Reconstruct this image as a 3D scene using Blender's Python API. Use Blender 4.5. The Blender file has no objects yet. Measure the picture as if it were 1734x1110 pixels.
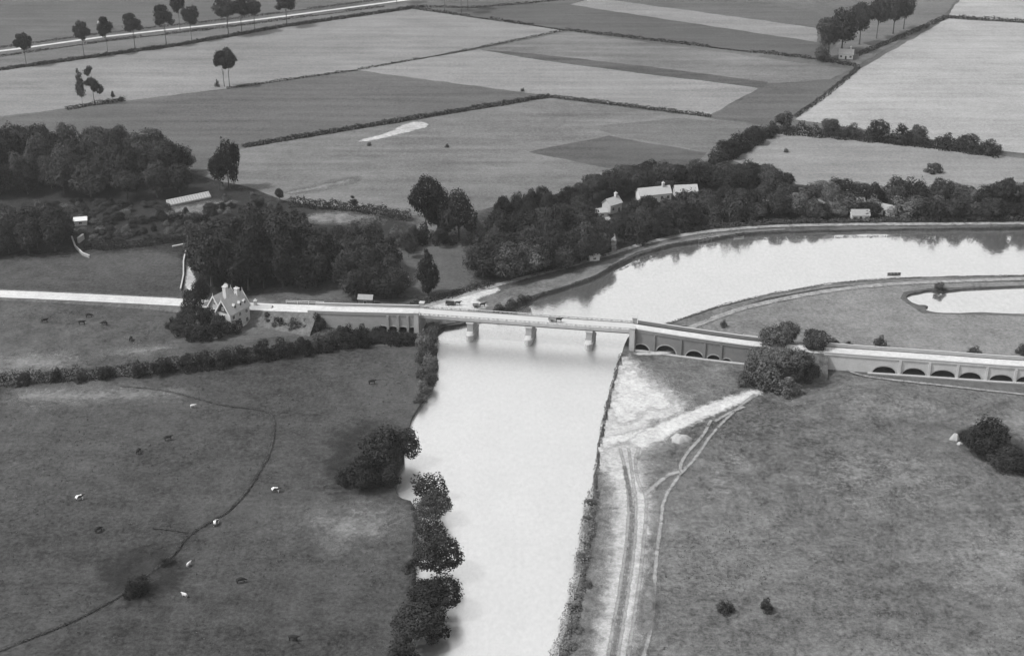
import bpy, bmesh, math, random
import numpy as np
from mathutils import Vector, Matrix
from mathutils.geometry import delaunay_2d_cdt
R = math.radians
C = bpy.context.scene.collection
SC = bpy.context.scene

# ---------------------------------------------------------------- camera, sky, sun, exposure
CAM_H, FPX, PITCH = 203.0, 2335.0, R(25.5)
cam_d = bpy.data.cameras.new('camera')
cam_d.sensor_width = 36.0
cam_d.lens = 36.0 * FPX / 1734.0
cam_d.clip_start = 1.0
cam_d.clip_end = 20000.0
cam = bpy.data.objects.new('camera', cam_d)
cam.location = (0, 0, CAM_H)
cam.rotation_euler = (math.pi / 2 - PITCH, 0, 0)
C.objects.link(cam)
SC.camera = cam

SUN_EL, SUN_AZ = R(54), R(258)        # azimuth clockwise from +Y: light comes from the left and a little from behind the camera
world = bpy.data.worlds.new('World')
SC.world = world
world.use_nodes = True
wn = world.node_tree
wn.nodes.clear()
sky = wn.nodes.new('ShaderNodeTexSky')
sky.sky_type = 'NISHITA'
sky.sun_disc = False
sky.sun_elevation = SUN_EL
sky.sun_rotation = SUN_AZ
sky.air_density = 3.0
sky.dust_density = 3.0
sky.ozone_density = 1.0
bw = wn.nodes.new('ShaderNodeRGBToBW')     # the photograph is black and white
bgn = wn.nodes.new('ShaderNodeBackground')
bgn.inputs['Strength'].default_value = 0.15
wout = wn.nodes.new('ShaderNodeOutputWorld')
wn.links.new(sky.outputs[0], bw.inputs[0])
wn.links.new(bw.outputs[0], bgn.inputs['Color'])
wn.links.new(bgn.outputs[0], wout.inputs['Surface'])

sun_d = bpy.data.lights.new('sun', 'SUN')
sun_d.energy = 3.2
sun_d.angle = R(3.0)
sun_d.color = (1, 1, 1)
sun = bpy.data.objects.new('sun', sun_d)
sdir = Vector((math.sin(SUN_AZ) * math.cos(SUN_EL), math.cos(SUN_AZ) * math.cos(SUN_EL), math.sin(SUN_EL)))
sun.rotation_euler = sdir.to_track_quat('Z', 'Y').to_euler()
sun.location = (0, 0, 400)
C.objects.link(sun)

SC.view_settings.view_transform = 'Standard'
SC.view_settings.look = 'None'
SC.view_settings.exposure = 0.5
SC.cycles.max_bounces = 3
SC.cycles.diffuse_bounces = 1
SC.cycles.glossy_bounces = 2
SC.cycles.transmission_bounces = 2
SC.cycles.transparent_max_bounces = 8
SC.cycles.volume_bounces = 0
SC.cycles.use_adaptive_sampling = True
SC.cycles.adaptive_threshold = 0.02
SC.view_settings.gamma = 1.0
SC.view_settings.use_curve_mapping = False

# ---------------------------------------------------------------- helpers
rnd = random.Random(11)
CP, SP = math.cos(PITCH), math.sin(PITCH)


def P(x, y, z=0.0):
    """map point (photo survey coordinates) on the level z -> place in the landscape"""
    u, v = x - 867.0, y - 555.0
    dy, dz = FPX * CP - v * SP, -FPX * SP - v * CP
    t = (z - CAM_H) / dz
    return Vector((u * t, dy * t, z))


def tag(o, label=None, cat=None, group=None, kind=None):
    if label: o['label'] = label
    if cat: o['category'] = cat
    if group: o['group'] = group
    if kind: o['kind'] = kind
    return o


def empty(name, loc, rz=0.0):
    o = bpy.data.objects.new(name, None)
    o.location = loc
    o.rotation_euler = (0, 0, rz)
    o.empty_display_size = 0.5
    C.objects.link(o)
    return o


def mobj(name, me, parent=None, m=None):
    o = bpy.data.objects.new(name, me)
    C.objects.link(o)
    if parent is not None: o.parent = parent
    if m is not None and not me.materials: me.materials.append(m)
    return o


class MB:
    """collects shapes into one mesh"""
    def __init__(s): s.v, s.f = [], []

    def quad(s, a, b, c, d):
        n = len(s.v); s.v += [tuple(a), tuple(b), tuple(c), tuple(d)]; s.f.append((n, n+1, n+2, n+3)); return s

    def tri(s, a, b, c):
        n = len(s.v); s.v += [tuple(a), tuple(b), tuple(c)]; s.f.append((n, n+1, n+2)); return s

    def box(s, c, d, rz=0.0, taper=1.0):
        cx, cy, cz = c; hx, hy, hz = d[0]/2, d[1]/2, d[2]/2
        n = len(s.v); co, si = math.cos(rz), math.sin(rz)
        for k in (-1, 1):
            t = taper if k > 0 else 1.0
            for i, j in ((-1, -1), (1, -1), (1, 1), (-1, 1)):
                x, y = i*hx*t, j*hy*t
                s.v.append((cx + x*co - y*si, cy + x*si + y*co, cz + k*hz))
        for q in ((3, 2, 1, 0), (4, 5, 6, 7), (0, 1, 5, 4), (1, 2, 6, 5), (2, 3, 7, 6), (3, 0, 4, 7)):
            s.f.append(tuple(n + i for i in q))
        return s

    def beam(s, a, b, w, h):
        """bar of section w x h from a to b"""
        a, b = Vector(a), Vector(b); d = (b - a)
        if d.length < 1e-6: return s
        d.normalize()
        up = Vector((0, 0, 1)) if abs(d.z) < .95 else Vector((1, 0, 0))
        x = d.cross(up).normalized(); y = x.cross(d).normalized()
        n = len(s.v)
        for p in (a, b):
            for i, j in ((-1, -1), (1, -1), (1, 1), (-1, 1)):
                s.v.append(tuple(p + x*(i*w/2) + y*(j*h/2)))
        for q in ((3, 2, 1, 0), (4, 5, 6, 7), (0, 1, 5, 4), (1, 2, 6, 5), (2, 3, 7, 6), (3, 0, 4, 7)):
            s.f.append(tuple(n + i for i in q))
        return s

    def tube(s, pts, rad, seg=7, cap=True):
        n0 = len(s.v); pts = [Vector(p) for p in pts]
        for k, p in enumerate(pts):
            d = (pts[min(k+1, len(pts)-1)] - pts[max(k-1, 0)]).normalized()
            up = Vector((0, 0, 1)) if abs(d.z) < .9 else Vector((1, 0, 0))
            x = d.cross(up).normalized(); y = x.cross(d).normalized()
            for q in range(seg):
                a = 2*math.pi*q/seg
                s.v.append(tuple(p + x*(math.cos(a)*rad[k]) + y*(math.sin(a)*rad[k])))
        for k in range(len(pts)-1):
            for q in range(seg):
                a = n0 + k*seg + q; b = n0 + k*seg + (q+1) % seg
                s.f.append((a, b, b+seg, a+seg))
        if cap:
            s.f.append(tuple(n0 + q for q in reversed(range(seg))))
            s.f.append(tuple(n0 + (len(pts)-1)*seg + q for q in range(seg)))
        return s

    def prism(s, outline, z0, z1):
        n = len(s.v); k = len(outline)
        for z in (z0, z1):
            for p in outline: s.v.append((p[0], p[1], z))
        s.f.append(tuple(reversed(range(n, n+k)))); s.f.append(tuple(range(n+k, n+2*k)))
        for i in range(k):
            j = (i+1) % k
            s.f.append((n+i, n+j, n+k+j, n+k+i))
        return s

    def mesh(s, name, m=None):
        me = bpy.data.meshes.new(name); me.from_pydata(s.v, [], s.f); me.update()
        if m is not None: me.materials.append(m)
        return me

    def build(s, name, m=None, parent=None): return mobj(name, s.mesh(name, m), parent)


def np_mesh(name, verts, nside, m=None):
    """independent polygons with nside corners each, fast"""
    me = bpy.data.meshes.new(name)
    nv = len(verts); nf = nv // nside
    me.vertices.add(nv); me.vertices.foreach_set('co', np.asarray(verts, dtype=np.float32).ravel())
    me.loops.add(nv); me.loops.foreach_set('vertex_index', np.arange(nv, dtype=np.int32))
    me.polygons.add(nf); me.polygons.foreach_set('loop_start', np.arange(0, nv, nside, dtype=np.int32))
    me.update(calc_edges=True)
    if m is not None: me.materials.append(m)
    return me


def resample(pts, step):
    out = []
    for a, b in zip(pts[:-1], pts[1:]):
        n = max(1, int((b - a).length / step))
        for k in range(n): out.append(a.lerp(b, k / n))
    out.append(pts[-1])
    return out


def smooth(pts, it=2, closed=False):
    for _ in range(it):
        q = []
        n = len(pts)
        if not closed: q.append(pts[0])
        for i in range(n if closed else n-1):
            a, b = pts[i], pts[(i+1) % n]
            q.append(a.lerp(b, .25)); q.append(a.lerp(b, .75))
        if not closed: q.append(pts[-1])
        pts = q
    return pts


def inside(p, poly):
    x, y = p[0], p[1]; r = False; j = len(poly)-1
    for i in range(len(poly)):
        xi, yi, xj, yj = poly[i][0], poly[i][1], poly[j][0], poly[j][1]
        if (yi > y) != (yj > y) and x < (xj-xi)*(y-yi)/(yj-yi+1e-12)+xi: r = not r
        j = i
    return r

def inside_np(q, poly):
    v = np.array([[p[0], p[1]] for p in poly]); w = np.roll(v, 1, 0); r = np.zeros(len(q), bool)
    for (xi, yi), (xj, yj) in zip(v, w):
        r ^= ((yi > q[:, 1]) != (yj > q[:, 1])) & (q[:, 0] < (xj-xi)*(q[:, 1]-yi)/(yj-yi+1e-12)+xi)
    return r

# ---------------------------------------------------------------- materials (all neutral greys)
class NT:
    def __init__(s, name):
        s.m = bpy.data.materials.new(name); s.m.use_nodes = True
        s.t = s.m.node_tree; s.b = s.t.nodes['Principled BSDF']
        s.b.inputs['Roughness'].default_value = .9
        s.b.inputs['Specular IOR Level'].default_value = .15

    def n(s, typ, **kw):
        o = s.t.nodes.new(typ)
        for k, v in kw.items():
            if k in o.inputs: o.inputs[k].default_value = v
            else: setattr(o, k, v)
        return o

    def l(s, a, b): s.t.links.new(a, b)

    def math(s, op, a, b=0.0):
        o = s.t.nodes.new('ShaderNodeMath'); o.operation = op
        for i, x in enumerate((a, b)):
            if isinstance(x, (int, float)): o.inputs[i].default_value = x
            else: s.l(x, o.inputs[i])
        return o.outputs[0]

    def noise(s, vec, scale, detail=3.0, rough=.55):
        o = s.n('ShaderNodeTexNoise'); o.inputs['Scale'].default_value = scale
        o.inputs['Detail'].default_value = detail; o.inputs['Roughness'].default_value = rough
        s.l(vec, o.inputs['Vector']); return o.outputs['Fac']

    def centred(s, f, amp): return s.math('MULTIPLY', s.math('SUBTRACT', f, .5), amp)

    def bump(s, h, strength, dist=.1):
        o = s.n('ShaderNodeBump'); o.inputs['Strength'].default_value = strength; o.inputs['Distance'].default_value = dist
        s.l(h, o.inputs['Height']); s.l(o.outputs[0], s.b.inputs['Normal'])


def ground_mat(name, base, big=.5, mid=.6, fine=.8, stripe=None, bump=.6, mask=False, soft=.35, mscale=.25):
    """mottled ground: large drifts, clumps and fine grain; stripe=(angle, spacing m, amount) for plough or mowing lines"""
    t = NT(name)
    pos = t.n('ShaderNodeNewGeometry').outputs['Position']
    a = t.noise(pos, .018, 4); b = t.noise(pos, .16, 5, .65); c = t.noise(pos, .75, 5, .85)
    f = t.math('ADD', t.centred(a, big*2.6), t.centred(b, mid*2.3)); f = t.math('ADD', f, t.centred(c, fine*4.2))
    if stripe:
        mp = t.n('ShaderNodeMapping'); mp.inputs['Rotation'].default_value = (0, 0, stripe[0])
        mp.inputs['Scale'].default_value = (.012, 1.0/(stripe[1]*2.2), 1)
        t.l(pos, mp.inputs['Vector'])
        st = t.noise(mp.outputs[0], 1.0, 3, .6)
        f = t.math('ADD', f, t.centred(st, stripe[2]*3.4))
    f = t.math('MAXIMUM', t.math('ADD', f, 1.0), .25)
    col = t.math('MULTIPLY', f, base)
    t.l(col, t.b.inputs['Base Color'])
    if bump: t.bump(t.noise(pos, .9, 6, .75), bump, .5)
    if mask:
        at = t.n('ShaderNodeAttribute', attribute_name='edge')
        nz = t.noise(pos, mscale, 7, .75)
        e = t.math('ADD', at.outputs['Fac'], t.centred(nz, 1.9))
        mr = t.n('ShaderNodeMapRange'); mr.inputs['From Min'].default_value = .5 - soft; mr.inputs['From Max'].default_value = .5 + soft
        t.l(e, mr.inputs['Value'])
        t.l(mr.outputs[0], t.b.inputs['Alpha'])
    return t.m


def plain_mat(name, base, var=.3, scale=2.0, rough=.85, spec=.2, bump=.0, stretch=(1, 1, 1)):
    t = NT(name)
    oc = t.n('ShaderNodeTexCoord').outputs['Object']
    mp = t.n('ShaderNodeMapping'); mp.inputs['Scale'].default_value = stretch
    t.l(oc, mp.inputs['Vector'])
    a = t.noise(mp.outputs[0], scale, 5, .65); b = t.noise(mp.outputs[0], scale*7, 3, .6)
    f = t.math('ADD', t.centred(a, var*1.6), t.centred(b, var)); f = t.math('MAXIMUM', t.math('ADD', f, 1.0), .2)
    t.l(t.math('MULTIPLY', f, base), t.b.inputs['Base Color'])
    t.b.inputs['Roughness'].default_value = rough; t.b.inputs['Specular IOR Level'].default_value = spec
    if bump: t.bump(a, bump, .05)
    return t.m


def leaf_mat(name, base, var=.9):
    t = NT(name)
    oi = t.n('ShaderNodeObjectInfo').outputs['Random']
    pos = t.n('ShaderNodeNewGeometry').outputs['Position']
    a = t.noise(pos, .45, 3, .6); b = t.noise(pos, 2.4, 2, .6)
    f = t.math('ADD', t.centred(a, 2.6), t.centred(b, 2.0)); f = t.math('ADD', f, t.centred(oi, var))
    f = t.math('MAXIMUM', t.math('ADD', f, 1.0), .25)
    col = t.math('MULTIPLY', f, base)
    t.l(col, t.b.inputs['Base Color'])
    t.b.inputs['Roughness'].default_value = .8
    t.b.inputs['Specular IOR Level'].default_value = .02
    tr = t.n('ShaderNodeBsdfTranslucent'); t.l(col, tr.inputs['Color'])
    mx = t.n('ShaderNodeMixShader'); mx.inputs[0].default_value = .08
    out = t.t.nodes['Material Output']
    t.l(t.b.outputs[0], mx.inputs[1]); t.l(tr.outputs[0], mx.inputs[2]); t.l(mx.outputs[0], out.inputs['Surface'])
    return t.m


def water_mat():
    t = NT('river_water')
    pos = t.n('ShaderNodeNewGeometry').outputs['Position']
    t.b.inputs['Base Color'].default_value = (.62, .62, .62, 1)
    t.b.inputs['Roughness'].default_value = .15
    t.b.inputs['Metallic'].default_value = .95
    sx = t.n('ShaderNodeSeparateXYZ'); t.l(pos, sx.inputs[0])
    mr = t.n('ShaderNodeMapRange')                       # the reach below the bridge is ruffled by the breeze, the bend above lies calm
    for k, v in (('From Min', 408), ('From Max', 455), ('To Min', .32), ('To Max', .085)): mr.inputs[k].default_value = v
    t.l(sx.outputs['Y'], mr.inputs['Value'])
    t.l(t.math('ADD', mr.outputs[0], t.centred(t.noise(pos, .03, 3), .12)), t.b.inputs['Roughness'])
    mp = t.n('ShaderNodeMapping'); mp.inputs['Scale'].default_value = (1, .55, 1); t.l(pos, mp.inputs['Vector'])
    h = t.math('ADD', t.noise(mp.outputs[0], .5, 4, .6), t.math('MULTIPLY', t.noise(pos, .06, 2), 2.0))
    t.bump(h, .12, .3)
    a = t.math('ADD', t.math('MULTIPLY', t.noise(mp.outputs[0], .9, 5, .75), .8), t.math('MULTIPLY', t.noise(mp.outputs[0], .1, 3), .2))
    t.l(t.math('ADD', t.centred(a, .42), .86), t.b.inputs['Base Color'])
    return t.m


M = {}
M['grass_mid'] = ground_mat('trodden_grass', .10, .3, .8, .7, mask=True, soft=.5, mscale=.5)
M['worn_bank'] = ground_mat('trodden_bank', .165, .3, .8, .7, mask=True, soft=.5, mscale=.12)
M['pale_meadow'] = ground_mat('thin_grass', 0.119, .5, .9, .9, mask=True, soft=.7, mscale=.06)
M['base'] = ground_mat('grassland', 0.065, .7, .6, .6)
M['meadow_l'] = ground_mat('old_meadow_dark', 0.037, .75, .8, .9)
M['meadow_r'] = ground_mat('old_meadow', 0.082, .7, .9, .9)
M['meadow_m'] = ground_mat('water_meadow', 0.123, .4, .5, .6)
M['pasture'] = ground_mat('pasture', 0.040, .5, .7, .8)
M['pasture_lo'] = ground_mat('rough_pasture', 0.046, .9, .9, .8)
M['lawn'] = ground_mat('lawn', 0.0645, .3, .4, .5, mask=True, soft=.4)
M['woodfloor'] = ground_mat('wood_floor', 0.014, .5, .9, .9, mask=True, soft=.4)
M['f_light'] = ground_mat('stubble_field', 0.130, .25, .2, .45, (R(-12), 4, .25))
M['f_light2'] = ground_mat('ripe_corn_field', 0.141, .2, .2, .45, (R(-12), 3, .25))
M['f_pale'] = ground_mat('pale_corn_field', 0.201, .25, .2, .4, (R(12), 3, .2))
M['f_mid'] = ground_mat('green_crop_field', 0.083, .25, .25, .5, (R(60), 3, .3))
M['f_mid2'] = ground_mat('hay_field', 0.095, .35, .3, .5, (R(65), 4, .35))
M['f_dark'] = ground_mat('root_crop_field', 0.062, .25, .25, .55, (R(62), 3, .3))
M['f_dark2'] = ground_mat('fallow_field', 0.053, .25, .25, .5, (R(-12), 3, .35))
M['f_strip'] = ground_mat('bean_strip', 0.046, .3, .4, .8, (R(-12), 2, .5))
M['f_white'] = ground_mat('cut_straw', 0.263, .2, .3, .4)
M['soft_light'] = ground_mat('worn_grass', 0.102, .3, .8, .7, mask=True, soft=.5, mscale=.12)
M['soft_dark'] = ground_mat('rank_grass', 0.020, .3, .8, .7, mask=True, soft=.4, mscale=.2)
M['earth'] = ground_mat('bare_earth', 0.290, .3, .5, .5, mask=True, soft=.28)
M['earth_hi'] = ground_mat('bare_sand', .34, .2, .4, .4, mask=True, soft=.25)
M['track'] = ground_mat('rutted_track', 0.270, .3, .5, .5, mask=True, soft=.3)
M['path'] = ground_mat('worn_path', 0.195, .2, .4, .4, mask=True, soft=.3, mscale=.5)
M['towpath'] = ground_mat('gravel_towpath', 0.219, .15, .25, .3, mask=True, soft=.4, mscale=.3)
M['ditch'] = ground_mat('wet_ditch', 0.035, .3, .5, .5, mask=True, soft=.35, mscale=.4)
M['bankside'] = ground_mat('grassy_bank', 0.093, .3, .7, .6)
M['bankwall'] = ground_mat('bank_earth', 0.049, .3, .7, .8)
M['road'] = ground_mat('gravel_road', 0.370, .15, .2, .25)
M['verge'] = ground_mat('road_verge', 0.077, .4, .7, .7)
M['water'] = water_mat()
M['leaf_dark'] = leaf_mat('dark_foliage', 0.02)
M['leaf_mid'] = leaf_mat('foliage', 0.034)
M['leaf_pale'] = leaf_mat('willow_foliage', 0.075)
M['leaf_hedge'] = leaf_mat('hedge_foliage', 0.018)
M['leaf_grey'] = leaf_mat('pale_shrub_foliage', 0.07)
M['reed'] = leaf_mat('reed_blades', .085)
M['tuft'] = leaf_mat('grass_blades', 0.09, .2)
M['tuft2'] = leaf_mat('pale_grass_blades', 0.14, .2)
M['bark'] = plain_mat('bark', 0.053, .4, 1.5)
M['stone'] = plain_mat('weathered_stone', 0.23, .35, .6, bump=.3)
M['stone_hi'] = plain_mat('pale_stone', 0.3, .3, .8, bump=.2)
M['brick'] = plain_mat('brickwork', 0.14, .35, .5, bump=.3)
M['brick_hi'] = plain_mat('lime_washed_brick', 0.4, .35, .35, bump=.2)
M['iron'] = plain_mat('painted_iron', 0.28, .25, .8, .6, .3)
M['iron_shadow'] = plain_mat('shadow_toned_iron', 0.06, .3, .8, .6, .3)  # iron darkened so the girder's shadow line sits in the colour
M['deck'] = plain_mat('macadam_deck', 0.33, .18, .25)
M['plaster'] = plain_mat('cream_plaster', 0.34, .25, .5)
M['white'] = plain_mat('white_paint', 0.5, .12, .6, .6)
M['slate'] = plain_mat('slate_roof', 0.2, .4, 1.2, .7, bump=.3, stretch=(1, 1, 3))
M['slate_pale'] = plain_mat('pale_tile_roof', 0.3, .35, 1.2, bump=.3, stretch=(1, 1, 3))
M['tile_dark'] = plain_mat('dark_tile_roof', 0.090, .4, 1.2, bump=.3)
M['timber'] = plain_mat('dark_timber', 0.045, .4, 2)
M['wood_pale'] = plain_mat('weathered_timber', 0.22, .4, 2)
M['glass'] = plain_mat('window_glass', 0.022, .2, 1, .12, .6)
M['greenhouse'] = plain_mat('whitened_glass', .25, .2, .7, .25, .5)
M['hide_dark'] = plain_mat('dark_hide', 0.022, .4, 1.5, .95, .03)
M['hide_pale'] = plain_mat('pale_hide', 0.38, .2, 1.5, .95, .03)
M['gravel'] = plain_mat('heaped_gravel', 0.26, .4, 2.5, bump=.5)


def hide_patch():
    t = NT('patched_hide')
    oc = t.n('ShaderNodeTexCoord').outputs['Object']
    n = t.noise(oc, 1.3, 1)
    r = t.n('ShaderNodeValToRGB'); r.color_ramp.elements[0].position = .49; r.color_ramp.elements[1].position = .52
    r.color_ramp.elements[0].color = (.03, .03, .03, 1); r.color_ramp.elements[1].color = (.7, .7, .7, 1)
    t.l(n, r.inputs[0]); t.l(r.outputs[0], t.b.inputs['Base Color'])
    return t.m


M['hide_patch'] = hide_patch()

# ---------------------------------------------------------------- ground and water
WATER_Z = -1.1


def outline(px, step=6.0, jit=.35, extra_before=(), extra_after=()):
    pts = [Vector(q) for q in extra_before] + [P(*q) for q in px] + [Vector(q) for q in extra_after]
    pts = smooth([p.copy() for p in pts], 1)
    out = []
    for p in resample(pts, step):
        if abs(p.x) < 320 and 200 < p.y < 700: p = p + Vector((rnd.uniform(-jit, jit), rnd.uniform(-jit, jit), 0))
        p.z = 0; out.append(p)
    return out


left_bank = outline([(690, 1112), (698, 1000), (708, 905), (704, 850), (676, 842), (668, 822), (684, 780), (692, 735), (700, 696), (716, 678),
                     (734, 655), (742, 620), (741, 585), (738, 556), (790, 545), (848, 527), (906, 502), (960, 486), (1008, 469), (1040, 450),
                     (1080, 430), (1130, 416), (1190, 406), (1260, 396), (1330, 391), (1500, 387), (1640, 386), (1734, 385)], 3.0, .45,
                    [(-60, -700, 0), (-36, 40, 0), (-26, 160, 0)], [(420, 565, 0), (800, 650, 0), (2600, 900, 0)])
right_bank = outline([(945, 1112), (962, 1050), (974, 1010), (984, 950), (994, 890), (1004, 830), (1010, 780), (1020, 715), (1036, 650), (1050, 602),
                      (1060, 575), (1068, 564), (1088, 558), (1112, 552), (1160, 537), (1220, 517), (1300, 498), (1400, 480), (1500, 471), (1600, 467), (1734, 466)], 3.0, .4,
                     [(-20, -700, 0), (4, 40, 0), (8, 160, 0)], [(420, 490, 0), (800, 560, 0), (2600, 780, 0)])
river_poly = left_bank + right_bank[::-1]
pond_px = [(1533, 504), (1540, 497), (1562, 493), (1574, 490), (1585, 493), (1600, 492), (1640, 488), (1700, 485), (1760, 483), (1900, 478), (1960, 500), (1900, 535), (1760, 532), (1700, 530),
           (1650, 528), (1620, 530), (1590, 529), (1570, 526), (1566, 521), (1572, 517), (1550, 515)]
pond_poly = []
pp = smooth([P(*q) for q in pond_px], 1, True)
for a, b in zip(pp, pp[1:] + pp[:1]):
    for k in range(max(1, int((b-a).length/3))): pond_poly.append(a.lerp(b, k/max(1, int((b-a).length/3))) + Vector((rnd.uniform(-.25, .25), rnd.uniform(-.25, .25), 0)))

BIG = 5000.0


def ground_sheet():
    vs = [Vector((x, y)) for x, y in ((-BIG, -BIG), (BIG, -BIG), (BIG, BIG), (-BIG, BIG))]
    es = [(0, 1), (1, 2), (2, 3), (3, 0)]
    for poly in (river_poly, pond_poly):
        n = len(vs); k = len(poly)
        vs += [Vector((p.x, p.y)) for p in poly]
        es += [(n+i, n+(i+1) % k) for i in range(k)]
    v, e, f, *_ = delaunay_2d_cdt(vs, es, [], 0, 1e-4)
    mb = MB(); mb.v = [(p.x, p.y, 0.0) for p in v]
    for q in f:
        c = sum((v[i] for i in q), Vector((0, 0))) / len(q)
        if not inside(c, river_poly) and not inside(c, pond_poly): mb.f.append(tuple(q))
    return mb.build('ground', M['base'])


tag(ground_sheet(), kind='structure')


def bank_wall(poly, name, closed=True):
    mb = MB(); k = len(poly)
    for i in range(k if closed else k-1):
        a, b = poly[i], poly[(i+1) % k]
        mb.quad((a.x, a.y, .01), (b.x, b.y, .01), (b.x, b.y, -2.6), (a.x, a.y, -2.6))
    return tag(mb.build(name, M['bankwall']), kind='structure')


bank_wall(river_poly, 'river_bank'); bank_wall(pond_poly, 'pond_bank')


def flat_poly(name, pts, z, m, kind='structure'):
    vs = [Vector((p.x, p.y)) for p in pts]; k = len(vs)
    v, e, f, *_ = delaunay_2d_cdt(vs, [(i, (i+1) % k) for i in range(k)], [], 1, 1e-4)
    mb = MB(); mb.v = [(p.x, p.y, z) for p in v]
    for q in f:
        a, b, c = (v[i] for i in q[:3])
        q = tuple(q)
        if (b-a).cross(c-a) < 0: q = q[::-1]
        mb.f.append(q)
    o = mb.build(name, m)
    return tag(o, kind=kind)


flat_poly('river', river_poly, WATER_Z, M['water'])
flat_poly('pond', pond_poly, -.55, M['water'])

layer = [0.02]


def zl():
    layer[0] += .006
    return layer[0]


def sheet(name, px, m, jit=.3, z=None, sm=0):
    pts = [P(*q) for q in px]
    if sm: pts = smooth(pts, sm, True)
    out = []
    for a, b in zip(pts, pts[1:] + pts[:1]):
        n = max(1, int((b-a).length/6))
        for k in range(n): out.append(a.lerp(b, k/n) + Vector((rnd.uniform(-jit, jit), rnd.uniform(-jit, jit), 0)))
    return flat_poly(name, out, z or zl(), M[m])


def edge_attr(me, vals):
    at = me.attributes.new('edge', 'FLOAT', 'POINT'); at.data.foreach_set('value', vals)


def patch(name, px, m, fringe=3.0, sm=2, boost=0.0):
    """area of ground with a ragged soft border: a fine grid that carries its distance from the border"""
    pts = smooth([P(*q) for q in px], sm, True)
    poly = np.array([[p.x, p.y] for p in pts]); x0, y0 = poly.min(0) - fringe*1.6; x1, y1 = poly.max(0) + fringe*1.6
    st = max(.5, min(fringe*.45, max(x1-x0, y1-y0)/40)); nx, ny = int((x1-x0)/st)+2, int((y1-y0)/st)+2
    gx, gy = np.meshgrid(x0+np.arange(nx)*st, y0+np.arange(ny)*st)
    q = np.stack([gx.ravel(), gy.ravel()], 1); a = poly; b = np.roll(poly, -1, 0); ab = b-a
    t = np.clip(((q[:, None]-a[None])*ab[None]).sum(2)/((ab**2).sum(1)[None]+1e-9), 0, 1)
    d = np.sqrt((((q[:, None]-a[None]-t[..., None]*ab[None])**2).sum(2)).min(1))
    ins = inside_np(q, poly); sd = np.where(ins, d, -d)
    val = np.clip(.5 + boost + sd/(2*fringe), -.3, 1.6)
    wet = np.zeros(nx*ny, bool)
    if y0 < 560 and x1 > -40 and x0 < 330: wet = inside_np(q, river_poly)
    z = zl(); mb = MB(); idx = -np.ones(nx*ny, int); vals = []
    for yy in range(ny-1):
        for xx in range(nx-1):
            c = [yy*nx+xx, yy*nx+xx+1, (yy+1)*nx+xx+1, (yy+1)*nx+xx]
            if max(sd[k] for k in c) < -fringe*1.5: continue
            if wet[c[0]] or wet[c[1]] or wet[c[2]] or wet[c[3]]: continue
            f = []
            for k in c:
                if idx[k] < 0: idx[k] = len(mb.v); mb.v.append((q[k, 0], q[k, 1], z)); vals.append(val[k])
                f.append(idx[k])
            mb.f.append(tuple(int(k) for k in f))
    o = mb.build(name, M[m]); edge_attr(o.data, vals)
    return tag(o, kind='structure')


def strip(name, px, width, m, fringe=1.0, z0=None, world_pts=None, sm=2, zfun=None):
    pts = world_pts or [P(*q) for q in px]
    pts = resample(smooth(pts, sm), 3.0)
    z = z0 if z0 is not None else zl(); mb = MB(); vals = []; n = len(pts)
    for i, p in enumerate(pts):
        d = pts[min(i+1, n-1)] - pts[max(i-1, 0)]; nr = Vector((-d.y, d.x, 0)).normalized()
        w = width if not callable(width) else width(i/(n-1))
        w *= rnd.uniform(.9, 1.1)
        for o, val in ((-w/2-fringe, -.2), (-w/2, .75), (w/2, .75), (w/2+fringe, -.2)):
            q = p + nr*o; mb.v.append((q.x, q.y, z)); vals.append(val)
    for i in range(n-1):
        for j in range(3):
            a = i*4+j; mb.f.append((a, a+4, a+5, a+1))
    o = mb.build(name, M[m]); edge_attr(o.data, vals)
    return tag(o, kind='structure')


# meadows near the river
lb_ = [p for p in left_bank if 215 < p.y < P(0, 580).y and p.x < 0]
flat_poly('meadow', [P(-120, 655), P(30, 650), P(250, 632), P(430, 606), P(560, 594), P(704, 580)] + lb_[::-1] + [P(400, 1300), P(-400, 1300)], zl(), M['meadow_l'])
sheet('meadow', [(1082, 600), (1260, 616), (1420, 632), (1470, 640), (1760, 672), (2100, 700), (2300, 1300), (940, 1300), (965, 1112), (990, 1010), (1004, 950), (1018, 840), (1030, 720), (1050, 650)], 'meadow_r')
sheet('meadow', [(1100, 566), (1180, 548), (1240, 528), (1310, 510), (1400, 492), (1500, 483), (1570, 480), (1760, 476), (1760, 482), (1700, 484), (1580, 488), (1530, 494), (1525, 506), (1545, 520), (1560, 530), (1640, 533), (1760, 536), (2000, 545), (2000, 640), (1734, 606), (1400, 582), (1290, 574)], 'meadow_m')
sheet('pasture', [(-150, 440), (60, 436), (150, 432), (200, 422), (318, 408), (318, 440), (306, 492), (300, 504), (30, 490), (-150, 484)], 'pasture')
sheet('pasture', [(-150, 510), (30, 508), (300, 520), (300, 560), (420, 575), (560, 560), (560, 580), (250, 618), (30, 640), (-150, 650)], 'pasture_lo')
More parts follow.
